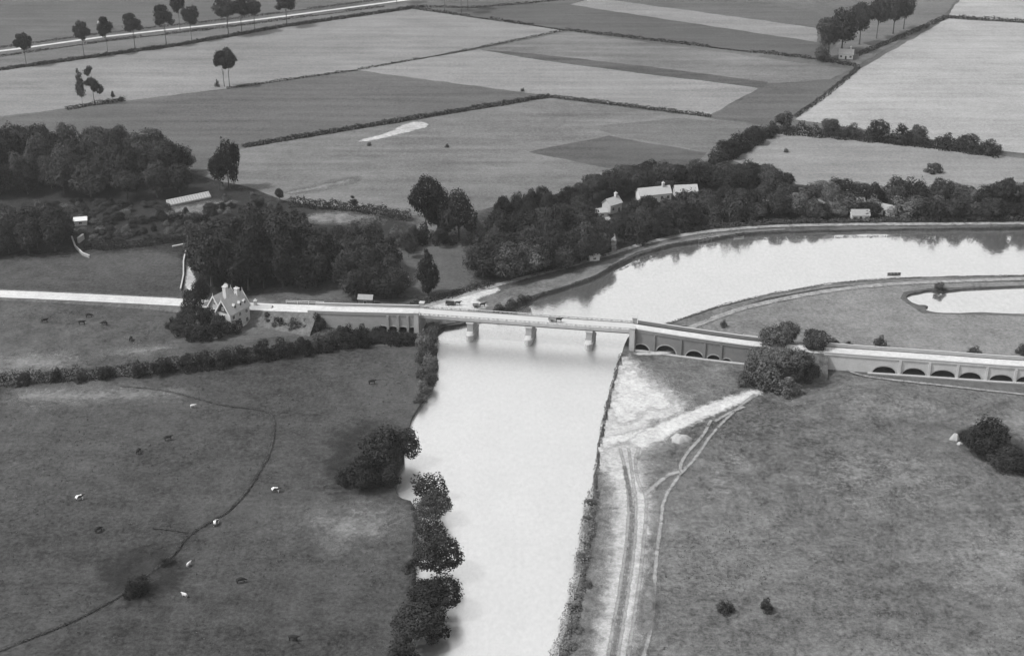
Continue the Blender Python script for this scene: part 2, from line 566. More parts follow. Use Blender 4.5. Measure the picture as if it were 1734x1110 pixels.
# woodland floors, then the lawn
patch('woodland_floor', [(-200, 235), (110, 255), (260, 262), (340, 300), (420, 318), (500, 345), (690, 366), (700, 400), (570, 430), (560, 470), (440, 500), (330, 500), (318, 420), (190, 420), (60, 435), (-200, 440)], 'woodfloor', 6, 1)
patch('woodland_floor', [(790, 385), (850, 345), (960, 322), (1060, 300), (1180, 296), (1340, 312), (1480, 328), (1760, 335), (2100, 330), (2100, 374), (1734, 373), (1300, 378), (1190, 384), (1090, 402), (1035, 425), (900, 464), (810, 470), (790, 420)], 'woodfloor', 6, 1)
patch('garden_lawn', [(470, 478), (560, 470), (640, 440), (690, 400), (790, 400), (805, 470), (815, 484), (700, 512), (440, 512)], 'lawn', 4, 1)
# fields
sheet('field', [(-250, -40), (-250, 92), (30, 76), (180, 58), (400, 33), (480, 23), (690, -5), (720, -10), (720, -60)], 'f_dark', .8)
sheet('field', [(-250, 140), (-250, 98), (30, 90), (400, 45), (690, 6), (700, 12), (480, 44), (300, 76), (30, 114)], 'f_mid', .8)
sheet('field', [(-250, 152), (30, 116), (300, 79), (480, 47), (700, 16), (955, 52), (800, 83), (600, 118), (385, 150), (30, 194), (-250, 235)], 'f_light', .8)
sheet('field', [(-200, 232), (30, 196), (385, 152), (600, 121), (925, 163), (412, 249), (330, 290), (250, 262), (110, 255)], 'f_dark', .8)
sheet('field', [(602, 119), (812, 84), (1000, 108), (1285, 150), (1200, 196), (925, 162)], 'f_light2', .8)
sheet('field', [(815, 84), (962, 54), (1440, 118), (1405, 135), (1310, 142)], 'f_mid2', .8)
sheet('crop_strip', [(812, 84), (900, 91), (1100, 113), (1300, 139), (1292, 149), (1100, 127), (900, 100)], 'f_strip', .5)
sheet('field', [(1292, 149), (1312, 143), (1410, 134), (1440, 122), (1345, 198), (1300, 212), (1204, 198)], 'f_dark', .8)
sheet('field', [(705, 16), (760, 8), (980, 4), (1390, 60), (1386, 100), (962, 53)], 'f_dark2', .8)
sheet('field', [(965, 8), (1010, -5), (1384, 48), (1384, 72)], 'f_light', .8)
sheet('field', [(725, 12), (970, -30), (1384, 20), (1384, 47), (1005, -3), (970, 5)], 'f_dark', .8)
sheet('field', [(412, 251), (930, 167), (1200, 200), (1300, 214), (1240, 262), (1180, 296), (1060, 302), (960, 324), (850, 346), (790, 366), (690, 366), (500, 345), (420, 318), (345, 300)], 'f_mid2', .8)
sheet('crop_plot', [(893, 258), (1030, 230), (1195, 259), (1180, 280), (1085, 296)], 'f_dark2', .8)
sheet('crop_plot', [(1000, 215), (1150, 200), (1290, 214), (1240, 250), (1190, 256), (1040, 229)], 'f_mid', .4)
patch('straw_patch', [(600, 240), (655, 226), (685, 210), (712, 205), (732, 213), (690, 225), (625, 240)], 'track', 1.4, 1)
patch('pale_crop_band', [(470, 328), (600, 299), (612, 305), (520, 327)], 'soft_light', 3, 1)
sheet('field', [(1455, 118), (1605, 32), (1760, 42), (2100, 60), (2100, 300), (1700, 256), (1540, 230), (1345, 203)], 'f_pale', .8)
sheet('field', [(1240, 272), (1322, 222), (1690, 264), (2100, 310), (2100, 335), (1760, 336), (1480, 328), (1345, 312)], 'f_light2', .8)
sheet('field', [(1605, 28), (1640, -20), (2100, -20), (2100, 55), (1760, 38)], 'f_pale', .8)
sheet('field', [(1400, 95), (1430, 60), (1500, -30), (1640, -30), (1600, 28), (1450, 112)], 'f_mid', .8)
# drifts of paler and darker grass
patch('worn_grass', [(-40, 610), (60, 598), (140, 602), (120, 622), (30, 634), (-40, 636)], 'soft_light', 5)
patch('worn_grass', [(150, 600), (230, 588), (300, 585), (270, 600), (190, 608)], 'soft_light', 4)
patch('worn_grass', [(20, 660), (200, 654), (340, 668), (200, 680), (20, 690)], 'soft_light', 5)
patch('worn_grass', [(500, 870), (620, 850), (690, 870), (680, 910), (560, 930)], 'soft_light', 8)
patch('worn_grass', [(1290, 690), (1360, 668), (1430, 645), (1440, 655), (1370, 690)], 'soft_light', 2)
patch('worn_grass', [(1660, 690), (1760, 690), (1800, 770), (1734, 760)], 'soft_light', 4)
patch('thin_grass', [(1300, 790), (1450, 740), (1620, 790), (1640, 860), (1480, 870), (1340, 850)], 'pale_meadow', 16)
patch('thin_grass', [(1500, 930), (1760, 860), (1800, 1000), (1600, 1040)], 'pale_meadow', 14)
patch('thin_grass', [(1170, 790), (1260, 740), (1290, 800), (1200, 880)], 'pale_meadow', 10)
patch('thin_grass', [(1400, 660), (1600, 680), (1580, 710), (1420, 700)], 'pale_meadow', 8)
patch('rank_grass', [(560, 800), (580, 740), (625, 710), (640, 820), (600, 830)], 'soft_dark', 6)
patch('rank_grass', [(180, 960), (250, 930), (300, 950), (280, 1000), (210, 1020)], 'soft_dark', 6)
patch('rank_grass', [(1780, 800), (1700, 790), (1610, 745), (1640, 720), (1720, 740)], 'soft_dark', 4)
# bank of the upper reach between towpath and water
sheet('grassy_bank', [(760, 522), (830, 498), (960, 464), (1040, 438), (1110, 416), (1200, 399), (1260, 391), (1330, 387), (1330, 390), (1260, 395), (1190, 405), (1130, 415), (1080, 428), (1040, 448), (1008, 467), (960, 484), (905, 500), (848, 525), (790, 543), (742, 552)], 'bankside', .1)
sheet('grassy_bank', [(1114, 555), (1165, 540), (1225, 520), (1300, 501), (1400, 483), (1500, 474), (1600, 470), (1760, 469), (1760, 474), (1500, 480), (1400, 488), (1300, 506), (1230, 527), (1170, 552)], 'bankside', .1)
patch('wharf_yard', [(715, 530), (722, 520), (780, 501), (840, 487), (850, 493), (800, 508), (830, 517), (815, 524), (770, 534)], 'earth_hi', 1.5, 1)
strip('towpath', [(705, 522), (760, 508), (830, 486), (900, 468), (960, 453), (1040, 429), (1100, 410), (1160, 398), (1220, 390), (1300, 384), (1400, 381), (1560, 380), (1734, 379), (1900, 378)], 2.2, 'towpath', .8)
strip('towpath', [(1168, 556), (1200, 543), (1245, 526), (1300, 512), (1400, 493), (1500, 482), (1600, 477), (1734, 473), (1900, 470)], 2.0, 'towpath', .9)
# bare ground, cart track and footpaths on the right bank
patch('worn_grass', [(1056, 600), (1150, 660), (1180, 700), (1110, 760), (1100, 830), (1100, 960), (1080, 1120), (1000, 1120), (1020, 960), (1030, 840), (1016, 780), (1036, 660)], 'worn_bank', 4)
patch('bare_earth', [(1058, 606), (1085, 645), (1146, 680), (1142, 702), (1100, 710), (1080, 735), (1020, 768), (1026, 720), (1044, 650), (1052, 618)], 'earth', 4, 2, .3)
patch('bare_earth', [(1016, 745), (1060, 740), (1100, 725), (1085, 760), (1040, 790), (1018, 800)], 'earth_hi', 2, 2, .3)
patch('bare_earth', [(1062, 625), (1095, 655), (1130, 678), (1125, 690), (1080, 690), (1056, 720), (1040, 700), (1052, 650)], 'earth_hi', 3, 2, .3)
patch('bare_earth', [(1066, 600), (1140, 592), (1150, 597), (1100, 604)], 'earth', 1.2)
patch('cart_track', [(1286, 660), (1278, 672), (1225, 694), (1180, 712), (1130, 738), (1095, 758), (1060, 775), (1030, 775), (1060, 752), (1110, 722), (1170, 698), (1230, 676)], 'earth_hi', 1.8, 1, .2)
patch('cart_track', [(1022, 760), (1080, 752), (1076, 790), (1086, 832), (1096, 845), (1092, 900), (1084, 980), (1070, 1060), (1052, 1140), (1030, 1230), (990, 1230), (1010, 1130), (1024, 1060), (1036, 980), (1042, 910), (1050, 850), (1036, 805)], 'track', 2.6, 1, .2)
strip('wheel_rut', [(1050, 760), (1060, 800), (1066, 860), (1060, 930), (1050, 1000), (1036, 1075), (1024, 1150)], .5, 'path', .6)
strip('wheel_rut', [(1064, 760), (1070, 800), (1078, 860), (1074, 930), (1064, 1000), (1052, 1075), (1040, 1150)], .5, 'path', .6)
strip('wheel_rut', [(1082, 758), (1074, 785), (1082, 825), (1096, 838), (1092, 900), (1084, 980), (1072, 1060), (1060, 1130)], .5, 'path', .6)
strip('grass_crown', [(1057, 790), (1072, 860), (1067, 930), (1057, 1000), (1044, 1075), (1032, 1150)], .35, 'grass_mid', .9)
strip('footpath', [(1278, 668), (1240, 700), (1205, 735), (1180, 775), (1150, 805), (1122, 848), (1120, 882), (1110, 950), (1106, 1040), (1100, 1075), (1080, 1150)], .5, 'path', .75)
strip('footpath', [(1204, 712), (1190, 740), (1165, 765), (1150, 790), (1155, 800)], .6, 'path', .6)
strip('footpath', [(1092, 838), (1110, 822), (1130, 806), (1150, 799)], .7, 'path', 1.3)
strip('footpath', [(1415, 612), (1440, 632), (1480, 641), (1600, 654), (1760, 672)], .6, 'path', .7)
strip('footpath', [(1210, 715), (1235, 700), (1260, 690)], .7, 'path', .6)
patch('worn_grass', [(1090, 985), (1112, 990), (1108, 1060), (1090, 1080), (1082, 1040)], 'soft_light', 1.2)
# drainage ditch winding through the left meadow
strip('ditch', [(-60, 1125), (30, 1090), (130, 1050), (200, 1012), (250, 975), (290, 945), (318, 908), (345, 890), (385, 868), (420, 832), (455, 772)], .25, 'ditch', .8)
strip('ditch', [(463, 735), (465, 705), (440, 693), (380, 688), (330, 674), (270, 660), (205, 655)], .15, 'ditch', .8)
strip('ditch', [(318, 902), (290, 898), (255, 894)], .3, 'ditch', .4)
strip('ditch', [(455, 772), (462, 750), (463, 735)], .3, 'ditch', .5)

# ---------------------------------------------------------------- the road and the bridge
A = P(715, 528, 6.5); B = P(1068, 553, 6.5)
axis = (B - A); axis.z = 0; axis.normalize(); nrm = Vector((-axis.y, axis.x, 0))   # nrm points away from the camera side
road_l = [Vector((-900, 560, .3)), Vector((-420, 480, .3)), P(-60, 495, .35), P(30, 498, .4), P(160, 504, .6), P(300, 511, 1.0), P(430, 519, 2.8), P(545, 523, 5.0), P(640, 526, 6.1), A.copy()]
road_r = [B.copy(), P(1180, 570, 6.0), P(1290, 585, 5.4), P(1400, 593, 5.2), P(1560, 604, 5.0), P(1734, 617, 4.8), Vector((230, 381, 4.5)), Vector((420, 358, 3.0)), Vector((900, 300, .3))]


def ribbon(pts, half, lift=0.0, step=4.0, sm=1):
    pts = resample(smooth(pts, sm), step); out = []; n = len(pts)
    for i, p in enumerate(pts):
        d = pts[min(i+1, n-1)] - pts[max(i-1, 0)]; nr = Vector((-d.y, d.x, 0)).normalized()
        out.append((p + nr*half + Vector((0, 0, lift)), p - nr*half + Vector((0, 0, lift))))
    return out


def road(name, pts, half, embank=None, eh=2.0):
    rb = ribbon(pts, half); mb = MB()
    for (a, b), (c, d) in zip(rb[:-1], rb[1:]): mb.quad(b, d, c, a)
    tag(mb.build(name, M['road']), kind='structure')
    if embank:
        mb = MB()
        def foot(p, s, o): 
            q = p + (p-o).normalized()*(1.2 + max(p.z, 0)*1.5); q.z = -.05 + .0*s; return q
        for (a, b), (c, d) in zip(rb[:-1], rb[1:]):
            m1, m2 = (a+b)/2, (c+d)/2
            sh = Vector((0, 0, -.03))
            for p, q, mm, mn in ((a, c, m1, m2), (b, d, m1, m2)):
                e1 = p + (p-mm).normalized()*1.2 + sh; e2 = q + (q-mn).normalized()*1.2 + sh
                f1 = foot(p, 0, Vector((mm.x, mm.y, p.z))); f2 = foot(q, 0, Vector((mn.x, mn.y, q.z)))
                mb.quad(p+sh, q+sh, e2, e1); mb.quad(e1, e2, f2, f1)
        tag(mb.build(embank, M['verge']), kind='structure')


road('road', road_l, 3.0)
road('road', [p + Vector((0, 0, -.02)) for p in road_l[:-2]], 3.05, 'road_embankment')
road('road', road_r, 2.5)
road('road', [P(1318, 587, 5.26), P(1360, 590, 5.2), P(1402, 593.3, 5.16)], 2.52, 'road_embankment')
far_road = [P(-250, 118), P(30, 83), P(180, 62), P(400, 38), P(480, 28), P(690, 0), P(760, -10)]
strip('far_road', None, 3.2, 'road', .01, .1, world_pts=far_road, sm=0)
strip('lodge_forecourt', [(415, 523), (470, 530), (560, 534)], 3.5, 'towpath', 1.0, .3)

bridge = empty('road_bridge', (A + B)/2 - Vector((0, 0, 6.5)))
tag(bridge, 'pale iron girder bridge carrying the road over the river on three stone piers', 'bridge')
borg = bridge.location.copy()


def L(s, t, z):
    """bridge coordinates: s along from the left abutment, t across (negative = camera side), z up, relative to the bridge"""
    return A + axis*s + nrm*t + Vector((0, 0, z - A.z)) - borg


LEN = (B - A).length
HW = 2.7
mb = MB()
mb.quad(L(-1, -HW, 6.5), L(LEN+1, -HW, 6.5), L(LEN+1, HW, 6.5), L(-1, HW, 6.5))
mb.quad(L(-1, HW, 6.15), L(LEN+1, HW, 6.15), L(LEN+1, -HW, 6.15), L(-1, -HW, 6.15))
for t in (-HW, HW): mb.quad(L(-1, t, 6.15), L(LEN+1, t, 6.15), L(LEN+1, t, 6.5), L(-1, t, 6.5))
mb.build('deck', M['deck'], bridge)
pier_px = [(796, 577), (895, 584), (997, 592)]
pier_s = [((P(x, y, -1) - A).dot(axis)) for x, y in pier_px]
stops = [0] + pier_s + [LEN]
for t in (-HW-.22, HW+.22):
    mb = MB(); mb.beam(L(-.5, t, 7.35), L(LEN+.5, t, 7.35), .36, .14); mb.build('top_flange', M['iron'], bridge)
    mb = MB(); mb.beam(L(-.5, t, 5.5), L(LEN+.5, t, 5.5), .46, .2); mb.build('bottom_flange', M['iron_shadow'], bridge)  # bottom flange takes the dark tone as a painted shadow line
    for s0, s1 in zip(stops[:-1], stops[1:]):
        mb = MB(); n = max(6, int((s1-s0)/1.5)); w = (s1-s0)/n
        for k in range(n):
            a, b = s0 + k*w, s0 + (k+1)*w
            mb.beam(L(a, t, 5.6), L(b, t, 7.28), .08, .14); mb.beam(L(a, t+.05, 7.28), L(b, t+.05, 5.6), .08, .14)
        mb.quad(L(s0, t-.02, 5.58), L(s1, t-.02, 5.58), L(s1, t-.02, 6.7), L(s0, t-.02, 6.7))
        mb.build('lattice_web', M['iron'], bridge)
        for k in range(0, n+1, 2):
            st = MB(); st.beam(L(s0+k*w, t, 5.58), L(s0+k*w, t, 7.29), .16, .2); st.build('stiffener', M['iron'], bridge)
for k in range(int(LEN/2.5)):
    mb = MB(); mb.beam(L(1+k*2.5, -HW, 5.98), L(1+k*2.5, HW, 5.98), .22, .3); mb.build('cross_girder', M['iron_shadow'], bridge)
skew = Vector((.22, .975, 0)).normalized()     # the piers stand in line with the stream
side = Vector((skew.y, -skew.x, 0))
for s in pier_s:
    c = A + axis*s; c = Vector((c.x, c.y, 0)) - Vector((borg.x, borg.y, 0))
    def ring(hl, hw, nose, k=7):
        out = []
        for q in range(k+1):
            a = -math.pi/2 + math.pi*q/k; out.append(c + skew*(hl + nose*math.cos(a)) + side*(-hw*math.sin(a)))
        for q in range(k+1):
            a = math.pi/2 + math.pi*q/k; out.append(c + skew*(-hl + nose*math.cos(a)) + side*(-hw*math.sin(a)))
        return out
    mb = MB(); mb.prism(ring(3.3, 1.35, 1.9), -2.6, 1.0); pr = mb.build('pier_base', M['stone'], bridge)
    mb = MB(); mb.prism(ring(3.3, 1.5, 2.05), 1.0, 1.35); mb.build('string_course', M['stone_hi'], pr)
    mb = MB(); n = len(mb.v); lo, hi = ring(3.3, 1.35, 1.8), ring(3.2, 1.0, .3)
    k = len(lo)
    mb.v = [(p.x, p.y, 1.35) for p in lo] + [(p.x, p.y, 2.1) for p in hi]
    mb.f = [(i, (i+1) % k, k+(i+1) % k, k+i) for i in range(k)] + [tuple(range(k, 2*k))]
    mb.build('cutwater_cap', M['stone_hi'], pr)
    mb = MB(); mb.prism([c + skew*a + side*b for a, b in ((-3.3, -1.0), (-3.3, 1.0), (3.3, 1.0), (3.3, -1.0))][::-1], 2.0, 5.0); mb.build('pier_shaft', M['stone'], bridge)
    mb = MB(); mb.prism([c + skew*a + side*b for a, b in ((-3.7, -1.25), (-3.7, 1.25), (3.7, 1.25), (3.7, -1.25))][::-1], 5.0, 5.38); mb.build('pier_cap', M['stone_hi'], bridge)


def orient(o):
    bm = bmesh.new(); bm.from_mesh(o.data); bmesh.ops.recalc_face_normals(bm, faces=bm.faces); bm.to_mesh(o.data); bm.free()


for (s, nm) in ((-1.0, 'abutment'), (LEN+1.0, 'abutment')):
    c = A + axis*s - borg; a0 = math.atan2(axis.y, axis.x)
    mb = MB(); mb.box((c.x, c.y, 2.0), (2.2, 8.6, 7.9), a0, .96); ab = mb.build(nm, M['stone'], bridge)
    for t in (-4.1, 4.1):
        q = c + nrm*t
        mb = MB(); mb.box((q.x, q.y, 3.55), (1.5, 1.5, 8.9), a0); mb.build('pillar', M['stone_hi'], ab)
        mb = MB(); mb.box((q.x, q.y, 8.15), (1.8, 1.8, .3), a0); mb.build('cap_stone', M['stone_hi'], ab)


def viaduct(name, label, pts, half, arches, zbase, par_h, mw, m_par, ground_z=-.3, plinth=True):
    """masonry approach: arches=(distance along, half width, rise, springing z); pts = road centre line"""
    pts = resample(smooth([p.copy() for p in pts], 1), 1.0)
    cum = [0.0]
    for a, b in zip(pts[:-1], pts[1:]): cum.append(cum[-1] + (b-a).length)
    tot = cum[-1]
    root = empty(name, (pts[0].x, pts[0].y, 0)); tag(root, label, 'viaduct'); o0 = root.location.copy()

    def at(s):
        s = min(max(s, 0), tot-1e-4); i = max(0, min(len(cum)-2, int(np.searchsorted(cum, s)-1)))
        k = (s-cum[i])/(cum[i+1]-cum[i]); p = pts[i].lerp(pts[i+1], k)
        d = (pts[min(i+2, len(pts)-1)] - pts[max(i-1, 0)]); d.z = 0; d.normalize()
        return p, Vector((-d.y, d.x, 0)), d
    ss = set(np.arange(0, tot, 2.0).tolist() + [tot])
    for c, w, r, sp in arches:
        ss |= {c - w*math.cos(math.pi*k/12) for k in range(13)} | {c-w-1e-3, c+w+1e-3}
    ss = sorted(s for s in ss if 0 <= s <= tot)

    def low(s):
        for c, w, r, sp in arches:
            if abs(s-c) <= w + 1e-6: return sp + r*math.sqrt(max(0, 1-((s-c)/w)**2))
        return ground_z
    mb = MB()
    for s0, s1 in zip(ss[:-1], ss[1:]):
        (p0, n0, _), (p1, n1, _) = at(s0), at(s1); z0, z1 = low(s0), low(s1)
        for sg in (-1, 1):
            a, b = p0 + n0*(sg*half) - o0, p1 + n1*(sg*half) - o0
            mb.quad((a.x, a.y, z0), (b.x, b.y, z1), (b.x, b.y, p1.z-.05), (a.x, a.y, p0.z-.05))
        a, b, c, d = (p0 - n0*half - o0), (p1 - n1*half - o0), (p1 + n1*half - o0), (p0 + n0*half - o0)
        if z0 > ground_z+.01 or z1 > ground_z+.01: mb.quad((a.x, a.y, z0), (d.x, d.y, z0), (c.x, c.y, z1), (b.x, b.y, z1))
    mb.build('wall', mw, root)
    for sg, nm in ((-1, 'parapet'), (1, 'parapet')):
        mb = MB(); cp = MB()
        for s0, s1 in zip(np.arange(0, tot-1, 2.0), np.arange(2.0, tot+1, 2.0)):
            (p0, n0, _), (p1, n1, _) = at(s0), at(s1)
            a, b = p0 + n0*(sg*half) - o0, p1 + n1*(sg*half) - o0
            mb.beam(a + Vector((0, 0, par_h/2-.05)), b + Vector((0, 0, par_h/2-.05)), .42, par_h)
            cp.beam(a + Vector((0, 0, par_h)), b + Vector((0, 0, par_h)), .56, .16)
        pz = mb.build(nm, m_par, root); cp.build('coping', M['stone_hi'], pz)
    for c, w, r, sp in arches:
        p, n, d = at(c); mb = MB()
        K = 14
        prev = None
        for k in range(K+1):
            an = math.pi*k/K
            row = []
            for rr in (0, .42):
                q = p + d*(-(w+rr)*math.cos(an)) - n*(half+.06) - o0
                row.append(Vector((q.x, q.y, sp + (r+rr)*math.sin(an))))
            row.append(row[1] + n*.1); row.append(row[0] + n*.1)
            if prev:
                for i in range(4): mb.quad(prev[i], row[i], row[(i+1) % 4], prev[(i+1) % 4])
            prev = row
        mb.build('arch_ring', M['stone_hi'] if mw is not M['brick'] else M['stone'], root)
    mids = [(x[0]+y[0])/2 for x, y in zip(arches[:-1], arches[1:])]
    for c in mids:
        p, n, d = at(c); q = p - n*(half+.15) - o0
        mb = MB(); h = p.z - ground_z
        mb.box((q.x, q.y, ground_z + h/2-.1), (.8, .5, h-.2), math.atan2(d.y, d.x)); mb.build('pilaster', mw, root)
    if plinth:
        mb = MB(); lo_s, hi_s = plinth
        for s0 in np.arange(lo_s, hi_s, 2.0):
            (p0, n0, _), (p1, n1, _) = at(s0), at(s0+2)
            a, b = p0 - n0*(half+.7) - o0, p1 - n1*(half+.7) - o0
            mb.beam((a.x, a.y, .12), (b.x, b.y, .12), .9, .34)
        mb.build('footing', M['stone_hi'], root)
    return at


def s_of(px, py, pts):
    """distance along the (smoothed) centre line nearest to a ground point"""
    q = P(px, py); sm = resample(smooth([p.copy() for p in pts], 1), 1.0); best = (1e9, 0); cum = 0
    for i, p in enumerate(sm):
        if i: cum += (p - sm[i-1]).length
        d = (Vector((p.x, p.y)) - Vector((q.x, q.y))).length
        if d < best[0]: best = (d, cum)
    return best[1]


vr1 = [B + axis*1.6, P(1180, 570, 6.0), P(1290, 585, 5.4), P(1330, 588, 5.3)]
viaduct('brick_viaduct', 'brown brick viaduct with five round arches between the girder bridge and roadside trees', vr1, 3.4,
        [(s_of(1090, 588, vr1), 2.5, 2.0, .2), (s_of(1132, 590, vr1), 3.3, 2.9, .1), (s_of(1177, 600, vr1), 2.9, 2.6, -.2), (s_of(1210, 603, vr1), 2.2, 2.0, -.2), (s_of(1234, 606, vr1), 1.5, 1.2, -.2)],
        0, 1.1, M['brick'], M['brick'], plinth=(1, 36))
vr2 = [P(1395, 592, 5.2), P(1470, 598, 5.1), P(1560, 604, 5.0), P(1734, 617, 4.8), Vector((230, 381, 4.5))]
viaduct('causeway_viaduct', 'pale whitewashed causeway wall with a row of low dark flood arches at right edge', vr2, 3.4,
        [(s_of(x, y, vr2), w, r, .1) for x, y, w, r in ((1497, 626, 3.6, 2.4), (1545, 630, 3.6, 2.4), (1597, 634, 3.8, 2.4), (1643, 638, 3.4, 2.3), (1692, 643, 3.6, 2.2), (1740, 648, 3.4, 2.2), (1790, 652, 3.4, 2.2))],
        0, .9, M['brick_hi'], M['brick_hi'], plinth=(14, 90))
vr0 = [P(528, 522.5, 4.7), P(560, 524, 5.3), P(640, 526, 6.1), A - axis*1.6]
viaduct('approach_wall', 'pale retaining wall with square dark openings under the road left of the bridge', vr0, 3.3,
        [(s_of(652, 558, vr0), 1.6, .9, 1.2), (s_of(668, 559, vr0), 1.6, .9, 1.2), (s_of(684, 560, vr0), 1.6, .9, 1.2), (s_of(699, 561, vr0), 1.6, .9, 1.2)],
        0, .9, M['stone'], M['stone'], plinth=False)
def rail_fence(name, label, pts, h, m, step=2.6, rails=2):
    pts = resample([p.copy() for p in pts], step); root = empty(name, pts[0]); tag(root, label, 'fence'); o = pts[0]
    me = None
    for p in pts:
        if me is None:
            q = MB(); q.box((0, 0, h/2), (.16, .16, h)); me = q.mesh('post', m)
        po = mobj('post', me, root); po.location = p - o
    for k in range(rails):
        z = h*(.95 if k == 0 else .5)
        for a, b in zip(pts[:-1], pts[1:]):
            q = MB(); q.beam(a - o + Vector((0, 0, z)), b - o + Vector((0, 0, z)), .07, .13); q.build('rail', m, root)


rb = ribbon(road_l, 3.6)
i0 = [i for i, (a, b) in enumerate(rb) if -82 < a.x < -62]
rail_fence('road_fence', 'white post and rail fence on the far side of the road beyond the lodge', [rb[i][0] for i in i0], 1.2, M['white'])
rb = ribbon(vr1, 4.2)
rail_fence('road_fence', 'white rails beside the road where it meets the right hand trees', [P(1258, 571, 4.3), P(1285, 575, 4.2), P(1302, 578, 4.2)], 1.2, M['white'])

# ---------------------------------------------------------------- buildings
def gable_block(root, L_, W_, hw, hr, mw, mr, ox=0.0, oy=0.0, over=.35, verge=None, hip=False):
    """walls and roof; ridge along local x"""
    x0, x1, y0, y1 = ox-L_/2, ox+L_/2, oy-W_/2, oy+W_/2
    mb = MB()
    mb.quad((x0, y0, -.2), (x1, y0, -.2), (x1, y0, hw), (x0, y0, hw)); mb.quad((x1, y1, -.2), (x0, y1, -.2), (x0, y1, hw), (x1, y1, hw))
    for x in (x0, x1):
        n = len(mb.v); mb.v += [(x, y0, -.2), (x, y1, -.2), (x, y1, hw), (x, oy, hw+hr), (x, y0, hw)]; mb.f.append(tuple(range(n, n+5)))
    mb.build('wall', mw, root)
    for sg in (-1, 1):
        e = Vector((0, sg*(W_/2), -hr)); e = e*(1 + over/e.length)
        mb = MB(); a = Vector((x0-over, oy, hw+hr+.04)); b = Vector((x1+over, oy, hw+hr+.04))
        th = Vector((0, 0, .14))
        n = len(mb.v)
        for p in (a, b, b+e, a+e): mb.v.append(tuple(p))
        for p in (a, b, b+e, a+e): mb.v.append(tuple(p+th))
        mb.f += [(0, 1, 2, 3), (4, 7, 6, 5), (0, 4, 5, 1), (1, 5, 6, 2), (2, 6, 7, 3), (3, 7, 4, 0)]
        r = mb.build('roof_slope', mr, root); orient(r)
        if verge:
            for x in (x0-over-.06, x1+over+.06):
                q = MB(); q.beam((x, oy, hw+hr+.12), Vector((x, oy, hw+hr+.12))+e, .16, .42); q.build('bargeboard', verge, r)


def window(root, c, d, face, m=None, frame=.1):
    """c centre on the wall, d=(width, height), face = outward unit vector (x or y)"""
    w, h = d; f = Vector(face)
    t = Vector((-f.y, f.x, 0))
    mb = MB(); o = Vector(c) + f*.02
    mb.quad(o-t*w/2-Vector((0, 0, h/2)), o+t*w/2-Vector((0, 0, h/2)), o+t*w/2+Vector((0, 0, h/2)), o-t*w/2+Vector((0, 0, h/2)))
    wo = mb.build('window', M['glass'], root)
    fr = MB(); o = o + f*.04
    for k in (-1, 1):
        fr.beam(o+t*(k*w/2)-Vector((0, 0, h/2)), o+t*(k*w/2)+Vector((0, 0, h/2)), frame, frame)
        fr.beam(o-t*w/2+Vector((0, 0, k*h/2)), o+t*w/2+Vector((0, 0, k*h/2)), frame, frame)
    fr.beam(o-Vector((0, 0, h/2)), o+Vector((0, 0, h/2)), frame*.6, frame*.6)
    fr.build('window_frame', m or M['white'], wo)


def chimney(root, c, h, m, w=.9):
    mb = MB(); mb.box((c[0], c[1], c[2]+h/2), (w, w*1.2, h)); ch = mb.build('chimney', m, root)
    mb = MB(); mb.box((c[0], c[1], c[2]+h+.1), (w*1.25, w*1.45, .22)); mb.build('chimney_cap', m, ch)
    for k in (-.28, .28):
        q = MB(); q.tube([(c[0], c[1]+k, c[2]+h+.2), (c[0], c[1]+k, c[2]+h+.75)], [.14, .11], 7); q.build('chimney_pot', M['brick_hi'], ch)


# the lodge: two parallel gabled ranges, gables towards the camera
hz = P(386, 547)
lodge = empty('lodge_house', hz, R(58))
tag(lodge, 'steep gabled toll lodge with white bargeboards and tall chimneys among dark trees', 'house')
gable_block(lodge, 9.5, 6.2, 6.4, 4.6, M['plaster'], M['slate_pale'], 0, -3.0, .45, M['white'])
gable_block(lodge, 8.0, 5.6, 6.4, 4.2, M['plaster'], M['slate_pale'], 1.2, 2.7, .45, M['white'])
for y, x in ((-3.0, -4.75), (2.7, -2.8)):
    window(lodge, (x, y-1.2, 1.8), (1.1, 1.6), (-1, 0, 0)); window(lodge, (x, y+1.2, 1.8), (1.1, 1.6), (-1, 0, 0))
    window(lodge, (x, y, 5.0), (1.6, 1.5), (-1, 0, 0)); window(lodge, (x, y, 8.0), (.8, 1.1), (-1, 0, 0))
mb = MB(); mb.tri((-4.79, -5.6, 6.6), (-4.79, -.4, 6.6), (-4.79, -3.0, 10.4)); mb.build('dark_gable', M['timber'], lodge)  # plain dark triangle laid over the right-hand gable
for x in (-3.2, 0, 3.2):
    window(lodge, (x, -6.1, 1.8), (1.2, 1.7), (0, -1, 0)); window(lodge, (x, -6.1, 5.0), (1.2, 1.4), (0, -1, 0))
for x in (-1.5, 1.2, 3.4):       # small dormers on the slope that faces the river
    c = Vector((x, -5.1, 7.9)); mb = MB()
    mb.box((x, -5.0, 8.0), (1.0, 1.1, 1.2)); dm = mb.build('dormer', M['plaster'], lodge)
    q = MB()
    for sg in (-1, 1): q.quad((x, -5.7, 9.2), (x, -4.0, 9.2), (x+sg*.75, -4.0, 8.5), (x+sg*.75, -5.7, 8.5))
    q.build('dormer_roof', M['slate_pale'], dm)
    q = MB(); q.quad((x-.35, -5.57, 7.7), (x+.35, -5.57, 7.7), (x+.35, -5.57, 8.5), (x-.35, -5.57, 8.5)); q.build('dormer_window', M['glass'], dm)
chimney(lodge, (1.2, 1.0, 8.4), 4.6, M['brick_hi'], 1.2); chimney(lodge, (2.6, -3.0, 10.2), 2.6, M['brick_hi'], 1.2); chimney(lodge, (4.2, 3.4, 9.0), 3.0, M['brick_hi'])
